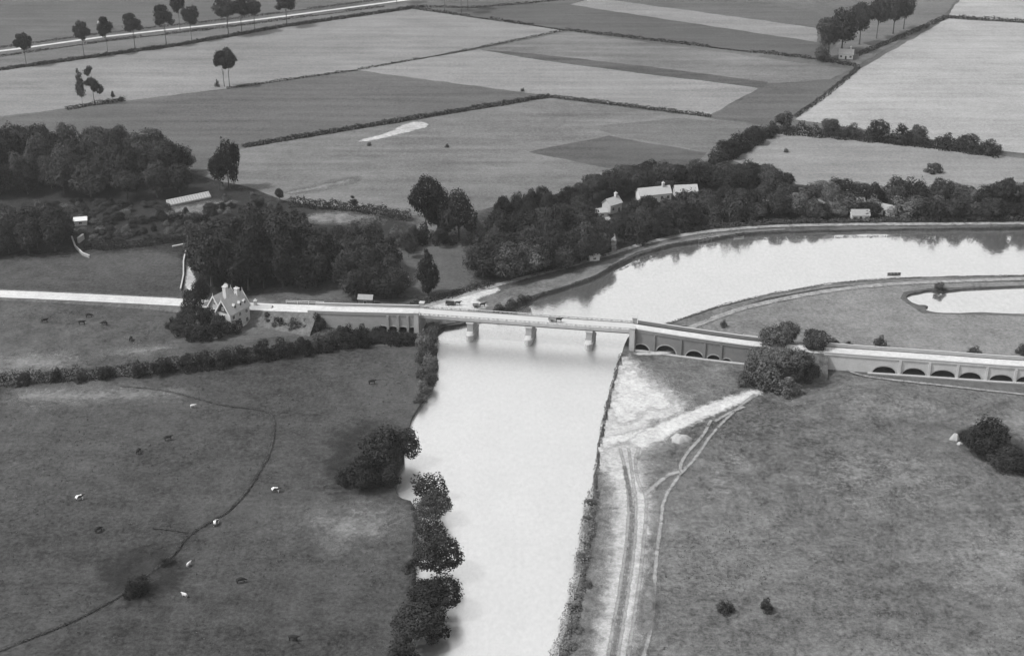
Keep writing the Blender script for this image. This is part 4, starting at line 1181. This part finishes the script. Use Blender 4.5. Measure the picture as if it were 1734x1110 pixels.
# garden round the lodge
for k, (x, y, h, w, s) in enumerate(((328, 540, 11, 8, 'dome'), (346, 522, 11, 7, 'broad'), (303, 566, 5, 7, 'bush'), (330, 572, 6, 9, 'bush'), (362, 572, 6, 8, 'bush'), (392, 566, 5, 6, 'bush'), (318, 556, 7, 8, 'dome'), (350, 556, 8, 7, 'dome'), (372, 560, 6, 6, 'dome'), (402, 556, 4.5, 4, 'bush'), (292, 556, 4, 5, 'bush'), (412, 545, 6, 4, 'elm'))):
    tp(x, y, h, w, s, 'dark tree or bush of the thick garden round the lodge', 'leaf_dark', 'trees of the lodge garden', 'garden_tree')
for k, (x, y, h, w) in enumerate(((585, 572, 5, 6), (612, 570, 4.5, 6), (640, 568, 3.5, 5), (455, 546, 4, 5), (475, 552, 3.5, 6), (500, 556, 3.5, 6), (520, 556, 3.5, 6), (540, 556, 6, 6))):
    tp(x, y, h, w, 'bush', NTH[(5, 6, 7, 0, 1, 2, 3, 4)[k]] + ' bush from the lodge in the row below the bridge road', 'leaf_dark', 'bushes below the road', 'roadside_bush', 'bush')
# bushes rising out of the long hedge at left
for k, (x, y, h, w) in enumerate(((40, 650, 4, 5), (97, 644, 4.5, 4.5), (137, 645, 3, 5), (180, 640, 4, 6), (237, 636, 5.5, 5), (278, 632, 5.5, 7.5), (318, 626, 5, 7), (345, 622, 5.5, 7), (378, 617, 5.5, 8), (410, 612, 5.5, 7), (445, 606, 6, 8), (480, 602, 6, 8), (515, 597, 6, 8), (548, 592, 6.5, 8), (580, 588, 6.5, 8), (610, 586, 6, 7), (640, 578, 3.5, 7), (670, 580, 3.5, 7), (694, 582, 4, 6))):
    tp(x, y, h, w, 'bush', NTH[k] + ' bush from the left edge in the long dark hedge across the meadows', 'leaf_hedge', 'bushes of the long left hedge', 'hedge_bush', 'bush')
# left bank of the near reach
for k, (x, y, h, w, lf) in enumerate(((716, 588, 5, 5, 'leaf_pale'), (726, 578, 6, 6, 'leaf_pale'), (730, 600, 5, 5, 'leaf_mid'), (714, 612, 5, 5, 'leaf_pale'), (728, 625, 5.5, 6, 'leaf_grey'), (718, 640, 5, 5, 'leaf_pale'), (730, 650, 5, 5, 'leaf_mid'), (716, 664, 4, 5, 'leaf_grey'), (712, 680, 3, 4, 'leaf_pale'), (735, 562, 4, 4, 'leaf_grey'))):
    tp(x, y, h, w, 'bush', 'pale willow bush on the left bank just below the bridge', lf, 'willow bushes below the bridge', 'willow_bush', 'bush')
for k, (x, y, h, w, s, lf, lb) in enumerate(((648, 795, 14, 14, 'dome', 'leaf_mid', 'largest tree of the left bank clump with an open top'), (683, 780, 11.5, 10, 'dome', 'leaf_mid', 'tree leaning to the water at the right of the left bank clump'), (618, 824, 9, 11, 'dome', 'leaf_dark', 'dark bushy tree low in the left bank clump'),
                                             (588, 818, 6, 8, 'bush', 'leaf_dark', 'dark bush at the left foot of the left bank clump'), (662, 818, 6, 7, 'bush', 'leaf_mid', 'bush at the lower right of the left bank clump'), (640, 800, 8, 8, 'dome', 'leaf_dark', 'dark tree in the heart of the left bank clump'),
                                             (728, 838, 7, 10, 'bush', 'leaf_mid', 'tree on the left bank just below the bank clump'), (738, 875, 8, 10, 'dome', 'leaf_mid', 'second tree below the bank clump, over the water'), (730, 908, 6, 9, 'bush', 'leaf_dark', 'dark bush on the bank above the round willow'),
                                             (744, 968, 10, 13, 'dome', 'leaf_mid', 'round willow overhanging the water on the near left bank'), (742, 1030, 9, 13, 'dome', 'leaf_dark', 'dark tree over the water below the round willow'), (722, 1012, 6, 10, 'bush', 'leaf_dark', 'dark bush between the two overhanging left bank trees'),
                                             (708, 1080, 9, 13, 'dome', 'leaf_dark', 'dark tree at the bottom of the left bank'), (732, 1072, 7, 9, 'bush', 'leaf_dark', 'dark bush over the water near the bottom edge'), (690, 965, 3, 4, 'bush', 'leaf_mid', 'small low bush in the meadow left of the round willow'), (684, 1120, 7, 8, 'bush', 'leaf_dark', 'dark bush cut by the bottom edge on the left bank'))):
    tp(x, y, h*.95, w*.9, s, lb, lf, 'trees of the near left bank', 'bank_tree')
# low growth along the wharf and right bank
for k, (x, y, h, w) in enumerate(((845, 527, 2.6, 5), (866, 519, 2.6, 5), (888, 511, 2.8, 5))):
    tp(x, y, h, w, 'bush', 'low dark bush at the water edge beside the wharf yard', 'leaf_mid', 'bushes beside the wharf yard', 'bank_bush', 'bush')


def hedge(name, label, px, h, w, dens, leaf, m='leaf_hedge', gaps=0.0, world=None, kind=None, cat='hedge', seed=0, z=0.0, lump=.5):
    rng = np.random.default_rng(seed + len(label) + abs(int(px[0][0])))
    pts = resample([P(x, y, z) for x, y in px] if world is None else world, 1.0); n = len(pts)
    org = pts[0].copy(); base = np.array([[p.x, p.y, p.z] for p in pts])
    d = np.gradient(base, axis=0); d /= np.linalg.norm(d, axis=1, keepdims=True) + 1e-9
    nr = np.stack([-d[:, 1], d[:, 0], np.zeros(n)], 1)
    k = np.arange(n); ph = rng.uniform(0, 6, 4)
    hv = h*(1 + lump*(.5*np.sin(k*.37+ph[0]) + .5*np.sin(k*.91+ph[1]) + .35*np.sin(k*.13+ph[2]))*.6) * rng.uniform(.85, 1.15, n)
    wv = w*(1 + .25*np.sin(k*.53+ph[3])) * rng.uniform(.85, 1.15, n)
    if gaps: hv *= np.where(np.sin(k*.11+ph[1]) + .6*np.sin(k*.043+ph[0]) > 1.5 - gaps*2.4, .12, 1.0)
    N = int(n*dens); i = rng.integers(0, n, N); a = rng.uniform(-.12, math.pi+.12, N)
    r = np.clip(rng.normal(.97, .12, N), .3, 1.3)
    across = np.cos(a)*wv[i]/2*r; up = np.maximum(np.sin(a), .02)**.7*hv[i]*r
    p = base[i] + nr[i]*across[:, None] + d[i]*rng.uniform(-.6, .6, N)[:, None]
    p[:, 2] += np.maximum(up, .05)
    no = nr[i]*np.cos(a)[:, None]; no[:, 2] += np.sin(a) + .25
    me = np_mesh(name, leaf_quads(p - np.array(org), no, leaf, rng), 4, M[m])
    o = mobj(name, me); o.location = org
    return tag(o, label if not kind else None, cat if not kind else None, None, kind)


hedge('hedge', 'long dark hedge crossing the meadows from the left edge to the bridge', [(-60, 655), (30, 648), (250, 630), (430, 604), (560, 590), (640, 578), (704, 582)], 3.2, 4.5, 55, .6)
hedge('hedge', 'low hedge and bank below the road left of the bridge', [(560, 566), (640, 566), (704, 572)], 1.8, 3, 40, .5)
hedge('hedge', 'dark straight hedge between the dark crop field and the hay field', [(412, 250), (660, 209), (928, 165)], 2.0, 2.2, 45, .7, lump=.2)
hedge('hedge', 'thin hedge below the pale triangular field', [(932, 165), (1060, 180), (1202, 198)], 1.6, 1.8, 34, .65, lump=.3)
hedge('hedge', 'thin field hedge running up to the pale fields at centre top', [(385, 150), (600, 120), (800, 84), (955, 52)], 1.0, 1.6, 14, .65, gaps=.25)
hedge('hedge', 'broken dark hedge across the top fields from the far road', [(700, 15), (955, 51), (1100, 68), (1250, 86), (1390, 101)], 1.5, 2.2, 16, .8, gaps=.35)
hedge('hedge', 'short hedge in front of the farmhouse garden', [(1390, 103), (1448, 112)], 1.8, 2.6, 22, .8)
hedge('hedge', 'curving hedge along the left side of the big pale right field', [(1348, 198), (1395, 165), (1450, 120), (1452, 114)], 1.6, 2.4, 22, .7)
hedge('hedge', 'hedge running from the farmhouse to the top right corner', [(1452, 95), (1530, 62), (1602, 30), (1760, 40), (1900, 50)], 2.0, 3, 18, .9)
hedge('hedge', 'long thick hedge below the big pale field at right', [(1305, 224), (1440, 235), (1560, 247), (1690, 265)], 4.2, 5.5, 70, .8, lump=.8)
hedge('hedge', 'slanting thick hedge left of the lower pale field', [(1190, 290), (1240, 264), (1310, 224)], 3.5, 6, 50, .75)
hedge('hedge', 'low hedge along the near side of the far road', [(-200, 128), (30, 92), (180, 70), (400, 45), (480, 34), (650, 12)], 1.2, 1.8, 14, .7, gaps=.3)
hedge('hedge', 'dark hedge on which the roadside trees stand', [(-200, 148), (30, 115), (300, 78), (480, 46), (700, 14)], 1.7, 2.4, 40, .75, lump=.2)
hedge('hedge', 'hedge beyond the far road at the upper left', [(-200, 110), (30, 77), (180, 56), (400, 32), (690, -6)], 1.0, 1.5, 12, .7, gaps=.2)
hedge('hedge', 'thin hedge at the top edge right of the far road', [(690, 12), (800, 14), (900, 6), (1000, -6)], 1.3, 1.8, 14, .8)
hedge('hedge', 'short dark hedge under the ragged tree in the pale field', [(112, 186), (150, 179), (210, 170)], 1.6, 3.0, 30, .7)
hedge('hedge', 'dark hedge at the foot of the hay field behind the clumps', [(492, 348), (560, 352), (640, 360), (692, 372)], 3.0, 4.5, 55, .7)
hedge('hedge', 'clipped dark hedge along the top of the left pasture', [(190, 422), (250, 415), (322, 406)], 2.4, 2.6, 60, .5, lump=.15)
hedge('hedge', 'dark clipped hedge at the corner of the ruined wall', [(146, 420), (190, 420)], 3.0, 4.0, 60, .6)
hedge('hedge', 'dark hedge beside the start of the upper towpath', [(690, 520), (740, 508), (790, 494), (832, 482)], 1.8, 3, 45, .5)
hedge('hedge', 'hedge of pale bushes between the riverside wood and towpath', [(900, 466), (960, 448), (1020, 432)], 2.4, 3, 45, .55, 'leaf_mid')
hedge('hedge', 'low hedge along the far bank path at right', [(1060, 416), (1120, 398), (1200, 386), (1330, 378), (1500, 375), (1734, 373)], 1.8, 3, 35, .6, 'leaf_mid')
# marginal growth along the water
hedge('bank_reeds', '', [(946, 1112), (964, 1050), (976, 1010), (986, 950), (996, 890), (1006, 832)], .7, 3.6, 60, .45, 'reed', kind='stuff', lump=1.2)
hedge('bank_reeds', '', [(1006, 832), (1012, 780), (1022, 715), (1038, 650), (1051, 602)], .6, 1.2, 26, .45, 'reed', kind='stuff', lump=1.0)
hedge('bank_reeds', '', [(704, 850), (708, 905), (698, 1000), (690, 1112)], 1.0, 2.0, 30, .5, 'leaf_mid', kind='stuff')
hedge('bank_reeds', '', [(1114, 553), (1160, 538), (1220, 518), (1300, 499), (1400, 481), (1500, 472), (1734, 467)], .5, .8, 14, .45, 'reed', kind='stuff')
hedge('bank_reeds', '', [(850, 526), (906, 502), (960, 486), (1008, 469), (1040, 450), (1130, 416), (1260, 396), (1734, 385)], .6, .9, 16, .45, 'leaf_mid', kind='stuff')
hedge('ditch_rushes', '', [(30, 1090), (130, 1050), (200, 1012), (250, 975), (290, 945), (318, 908), (345, 890), (385, 868), (420, 832), (455, 772)], .45, .8, 9, .4, 'leaf_dark', kind='stuff')
hedge('ditch_rushes', '', [(465, 705), (440, 693), (380, 688), (330, 674), (270, 660), (205, 655)], 0.3, .6, 6, .3, 'leaf_dark', kind='stuff')
for (x, y, h, w) in ((1000, 852, 2.2, 3.0), (993, 880, 2.4, 2.6), (985, 945, 2.4, 3.0), (992, 990, 2.0, 3.2), (972, 1030, 2.6, 3.4), (975, 1065, 2.2, 3.4), (965, 1095, 2.2, 3.2), (998, 905, 2.0, 3)):
    tp(x, y, h*.65, w*1.1, 'bush', 'low grey bush at the water edge of the near right bank', 'reed', 'bushes of the near right bank', 'bank_bush', 'bush', False)


def tufts(name, polys, count, m, seed, h=(.12, .32)):
    rng = np.random.default_rng(seed); out = []
    for px, frac in polys:
        poly = [P(*q) for q in px]; xs = [p.x for p in poly]; ys = [p.y for p in poly]
        n = int(count*frac); p = np.stack([rng.uniform(min(xs), max(xs), n*3), rng.uniform(min(ys), max(ys), n*3)], 1)
        # grow in drifts
        q = np.sin(p[:, 0]*.21+seed) + np.sin(p[:, 1]*.17+p[:, 0]*.06) + np.sin(p[:, 0]*.05-p[:, 1]*.09)
        p = p[q + rng.normal(0, .8, len(p)) > .1]
        p = p[inside_np(p, poly)][:n]
        out.append(p)
    p = np.concatenate(out); n = len(p); K = 4
    a = rng.uniform(0, math.pi, (n, K)); hh = rng.uniform(h[0], h[1], (n, K)); w = hh*rng.uniform(.5, .9, (n, K))
    ox, oy = rng.normal(0, .22, (n, K)), rng.normal(0, .22, (n, K)); lean = rng.normal(0, .3, (n, K, 2))
    b = np.stack([p[:, None, 0]+ox, p[:, None, 1]+oy], 2)
    dx = np.stack([np.cos(a), np.sin(a)], 2)*w[..., None]
    z0 = np.full((n, K, 1), .03)
    v0 = np.concatenate([b-dx, z0], 2); v1 = np.concatenate([b+dx, z0], 2); v2 = np.concatenate([b+lean*hh[..., None], hh[..., None]], 2)
    v = np.stack([v0, v1, v2], 2).reshape(-1, 3)
    return tag(mobj(name, np_mesh(name, v, 3, M[m])), kind='stuff')


LM = [(-60, 665), (250, 650), (430, 622), (560, 604), (700, 590), (690, 690), (655, 760), (600, 840), (690, 860), (685, 1000), (670, 1150), (-60, 1150)]
RM = [(1150, 730), (1290, 680), (1420, 650), (1800, 690), (1800, 1150), (1110, 1150), (1125, 900), (1130, 850)]
tufts('grass_tufts', [(LM, .55), (RM, .45)], 2200, 'tuft', 3)
tufts('grass_tufts', [(RM, .8), ([(-60, 520), (280, 530), (280, 600), (-60, 640)], .2)], 2500, 'tuft2', 8)

# ---------------------------------------------------------------- animals, carts, boats
def skin_mesh(name, verts, edges, m, sub=1):
    me = bpy.data.meshes.new(name+'_cage'); me.from_pydata([v[:3] for v in verts], edges, []); me.update()
    o = bpy.data.objects.new(name, me); C.objects.link(o)
    o.modifiers.new('s', 'SKIN')
    for k, v in enumerate(verts):
        r = v[3]; sv = me.skin_vertices[0].data[k]; sv.radius = r if isinstance(r, tuple) else (r, r); sv.use_root = (k == 0)
    sb = o.modifiers.new('u', 'SUBSURF'); sb.levels = sub; sb.render_levels = sub
    dg = bpy.context.evaluated_depsgraph_get(); out = bpy.data.meshes.new_from_object(o.evaluated_get(dg))
    bpy.data.objects.remove(o)
    out.name = name
    out.materials.clear()
    if m is not None: out.materials.append(m)
    for p in out.polygons: p.use_smooth = True
    return out


def quadruped(name, L_, hb, depth, head, neck, m):
    hl = L_/2
    v = [(-.05, 0, hb, (depth*.95, depth*1.05)), (-hl*.75, 0, hb+.03, (depth*.85, depth*.9)), (hl*.7, 0, hb, (depth*.85, depth)),
         (hl*.7+neck[0]*.55, 0, hb+neck[1]*.6, depth*.55), (hl*.7+neck[0], 0, hb+neck[1], depth*.40), (hl*.7+neck[0]+head[0], 0, hb+neck[1]+head[1], depth*.25)]
    e = [(0, 1), (0, 2), (2, 3), (3, 4), (4, 5)]
    for sx, b in ((1, 2), (-1, 1)):
        for sy in (-1, 1):
            x = sx*hl*.72; n = len(v)
            v += [(x, sy*depth*.6, hb-depth*.6, depth*.40), (x - (.12 if sx < 0 else 0), sy*depth*.55, hb*.42, depth*.22), (x, sy*depth*.55, .04, depth*.16)]
            e += [(b, n), (n, n+1), (n+1, n+2)]
    n = len(v); v += [(-hl*1.02, 0, hb+.05, depth*.12), (-hl*1.08, 0, hb*.55, depth*.09)]; e += [(1, n), (n, n+1)]
    return skin_mesh(name, v, e, m)


cow_g = quadruped('cow', 1.9, 1.02, .40, (.38, -.22), (.38, -.35), None)      # grazing, head low
cow_s = quadruped('cow', 1.9, 1.05, .40, (.36, -.12), (.38, .22), None)
horse_m = quadruped('horse', 2.0, 1.25, .36, (.42, -.22), (.5, .5), M['hide_dark'])


def cow(px, py, rz, mat_, label, me=None, s=1.15):
    o = bpy.data.objects.new('cow', me or rnd.choice((cow_g, cow_s))); C.objects.link(o)
    o.location = P(px, py, .03); o.rotation_euler = (0, 0, R(rz)); o.scale = (s, s, s)
    if mat_ == 'hide_pale': o.scale = (.85, .85, .85)
    if not o.data.materials: o.data.materials.append(M['hide_dark'])
    o.material_slots[0].link = 'OBJECT'; o.material_slots[0].material = M[mat_]
    tag(o, label, 'cow', 'cattle grazing in the meadows')


for x, y, rz, mt, lb in ((630, 650, 10, 'hide_dark', 'dark cow grazing near the willow bushes below the bridge'), (285, 745, 20, 'hide_dark', 'dark cow in the left meadow, upper of two close together'), (235, 767, 80, 'hide_dark', 'dark cow in the left meadow, lower of two close together'),
                         (135, 846, 30, 'hide_patch', 'patched cow standing alone near the left edge of the meadow'), (467, 833, 0, 'hide_patch', 'patched cow to the right of the bend in the ditch'), (167, 900, 60, 'hide_dark', 'dark cow below the patched cow near the left edge'),
                         (408, 986, 20, 'hide_dark', 'dark cow in the lower left meadow right of the thorn bush'), (497, 1084, -10, 'hide_dark', 'dark cow nearest the bottom edge of the left meadow'), (366, 888, 70, 'hide_patch', 'patched cow close below the meadow ditch'),
                         (327, 690, 15, 'hide_pale', 'pale cow beside the upper bend of the ditch'), (320, 958, 65, 'hide_pale', 'white cow below the ditch, upper of two white cows'), (313, 1010, 150, 'hide_pale', 'white cow below the ditch, lower of two white cows'),
                         (151, 537, 10, 'hide_dark', 'dark cow in the rough pasture below the road, rightmost above'), (139, 549, 5, 'hide_dark', 'dark cow in the rough pasture, leftmost of the trio below the road'), (177, 550, 170, 'hide_dark', 'dark cow in the rough pasture, right of the trio below the road'),
                         (76, 546, 20, 'hide_dark', 'dark cow in the rough pasture nearest the left edge'), (222, 577, 90, 'hide_dark', 'dark cow in the rough pasture nearest the long hedge')):
    cow(x, y, rz, mt, lb)
for x, y, lb in ((885, 155, 'dark haycock by the tip of the dark crop field'), (757, 250, 'dark haycock in the hay field, middle one'), (625, 247, 'dark haycock in the hay field below the straw patch'), (1331, 258, 'dark haycock in the lower pale field at right')):
    o = tp(x, y, 2.0, 2.4, 'bush', lb, 'leaf_mid', 'haycocks in the fields', 'haycock', 'haycock', False)

wheel_v = MB()
for k in range(16):
    a0, a1 = 6.283*k/16, 6.283*(k+1)/16
    wheel_v.beam((.62*math.cos(a0), 0, .62*math.sin(a0)), (.62*math.cos(a1), 0, .62*math.sin(a1)), .08, .10)
rim_me = wheel_v.mesh('rim', M['timber'])
sp = MB()
for k in range(8):
    a = 6.283*k/8; sp.beam((0, 0, 0), (.6*math.cos(a), 0, .6*math.sin(a)), .05, .06)
sp.tube([(0, -.12, 0), (0, .12, 0)], [.1, .1], 8)
spoke_me = sp.mesh('spokes', M['timber'])


def cart(loc, rz, label, hlabel, wm, four=False):
    root = empty('horse_cart', loc, rz); tag(root, label, 'cart', 'horse-drawn carts')
    mb = MB(); l = 3.0 if four else 2.2
    mb.box((0, 0, .95), (l, 1.3, .1)); mb.build('cart_bed', wm, root)
    for sy in (-1, 1):
        q = MB(); q.box((0, sy*.67, 1.25), (l, .06, .5)); q.build('side_board', wm, root)
    q = MB(); q.box((-l/2-.02, 0, 1.25), (.06, 1.3, .5)); q.build('tail_board', wm, root)
    for x in ((-l*.32, l*.32) if four else (-.05,)):
        for sy in (-1, 1):
            w = mobj('wheel', spoke_me, root); w.location = (x, sy*.8, .66)
            mobj('rim', rim_me, w)
    for sy in (-1, 1):
        q = MB(); q.beam((l/2-.1, sy*.38, .95), (l/2+2.2, sy*.38, 1.05), .07, .08); q.build('shaft', M['timber'], root)
    h = bpy.data.objects.new('horse', horse_m); C.objects.link(h)
    h.location = Vector(loc) + Matrix.Rotation(rz, 3, 'Z') @ Vector((l/2+1.25, 0, 0)); h.rotation_euler = (0, 0, rz); h.scale = (1.05, 1.05, 1.1)
    tag(h, hlabel, 'horse', 'cart horses')


cart(P(762, 517, .05), R(-4), 'dark farm cart on the wharf yard beside the bridge, nearer the road', 'dark horse harnessed to the left cart on the wharf yard', M['timber'], True)
cart(P(806, 521, .05), R(10), 'pale cart on the wharf yard, right of the dark one', 'horse harnessed to the pale cart on the wharf yard', M['wood_pale'])
bl = A + axis*((P(934, 546, 6.5)-A).dot(axis)); bl.z = 6.51
cart(bl - nrm*.6, math.atan2(axis.y, axis.x), 'pale horse cart crossing the girder bridge', 'dark horse drawing the cart across the girder bridge', M['wood_pale'])


def boat(loc, rz, L_, W_, m, label, name='rowing_boat'):
    root = empty(name, loc, rz); tag(root, label, 'boat', 'boats on the river')
    mb = MB(); K = 10; rows = []
    for k in range(K+1):
        t = k/K*2-1; w = W_/2*max(.05, (1-abs(t)**2.4)); sh = .42 + .16*t*t
        rows.append([(t*L_/2, -w, sh), (t*L_/2*.96, -w*.7, .05), (t*L_/2*.94, 0, -.08), (t*L_/2*.96, w*.7, .05), (t*L_/2, w, sh)])
    for r0, r1 in zip(rows[:-1], rows[1:]):
        for j in range(4): mb.quad(r0[j], r1[j], r1[j+1], r0[j+1])
    mb.build('hull', m, root)
    for x in (-L_*.22, .0, L_*.25):
        q = MB(); q.box((x, 0, .32), (.25, W_*.8, .05)); q.build('thwart', M['wood_pale'], root)


boat(P(1514, 464, WATER_Z+.05), R(3), 5.2, 1.3, M['timber'], 'dark rowing boat on the bright upper reach near the right bank')
boat(P(1250, 402, WATER_Z+.05), R(12), 5, 1.2, M['wood_pale'], 'pale punt moored under the far bank right of the landing stage', 'punt')
# landing stage on the far bank
st = P(1198, 407, WATER_Z); sg = P(1222, 402, WATER_Z) - P(1178, 410, WATER_Z)
stage = empty('landing_stage', st, math.atan2(sg.y, sg.x)); tag(stage, 'pale wooden landing stage with posts on the far bank', 'landing stage')
mb = MB(); mb.box((0, 0, .75), (10, 2.6, .14)); mb.build('platform', M['wood_pale'], stage)
q = MB(); q.box((0, 0, .6), (.16, .16, 2.6)); pm = q.mesh('post', M['wood_pale'])
for k in range(6):
    for sy in (-1.2, 1.2): mobj('post', pm, stage).location = (-4.8+k*1.92, sy, 0)
for z in (1.2, 1.8):
    q = MB(); q.beam((-4.9, -1.2, z), (4.9, -1.2, z), .08, .12); q.build('rail', M['white'], stage)


def heap(px, py, r, h, m, label, name, cat, seed):
    rg = random.Random(seed); mb = MB(); K, S = 7, 18; root_loc = P(px, py, .0); ph = [rg.uniform(0, 6) for _ in range(4)]
    for k in range(K+1):
        t = k/K
        for s in range(S):
            a = 6.283*s/S; rr = r*(1-t)**.8*(1+.14*math.sin(3*a+ph[0])+.08*math.sin(7*a+ph[1])); mb.v.append((rr*math.cos(a), rr*.7*math.sin(a), h*(1-(1-t)**2)*(1+.1*math.sin(2*a+ph[2])) - .02 + rg.uniform(-.05, .05)))
    for k in range(K):
        for s in range(S):
            a = k*S+s; b = k*S+(s+1) % S; mb.f.append((a, b, b+S, a+S))
    o = mb.build(name, m); o.location = root_loc
    tag(o, label, cat)


heap(1152, 744, 3.2, 1.7, M['gravel'], 'rounded pale gravel heap beside the cart track', 'gravel_heap', 'heap', 4)
heap(1617, 744, 1.5, 2.0, M['stone_hi'], 'pale upright boulder at the left end of the dark thicket', 'boulder', 'boulder', 6)
heap(1625, 752, 1.0, .8, M['stone_hi'], 'small pale stone below the boulder by the thicket', 'boulder', 'boulder', 7)
heap(364, 572, 1.1, 1.0, M['stone_hi'], 'small white stone heap at the corner of the lodge garden', 'stone_heap', 'heap', 8)
heap(1690, 660+105, 1.6, .5, M['stone_hi'], 'flat pale stone in front of the dark thicket', 'boulder', 'boulder', 9)

# ---------------------------------------------------------------- haze
hb = MB(); hb.box((0, 0, (214-4.0)/2), (2*BIG+200, 2*BIG+200, 218.0))
hm = bpy.data.materials.new('haze_air'); hm.use_nodes = True; ht = hm.node_tree; ht.nodes.clear()
pv = ht.nodes.new('ShaderNodeVolumePrincipled'); ho = ht.nodes.new('ShaderNodeOutputMaterial')
pv.inputs['Color'].default_value = (.96, .96, .96, 1); pv.inputs['Density'].default_value = .00007; pv.inputs['Anisotropy'].default_value = .3
ht.links.new(pv.outputs[0], ho.inputs['Volume'])
hz_ = hb.build('haze', hm); tag(hz_, kind='stuff')
orient(hz_)
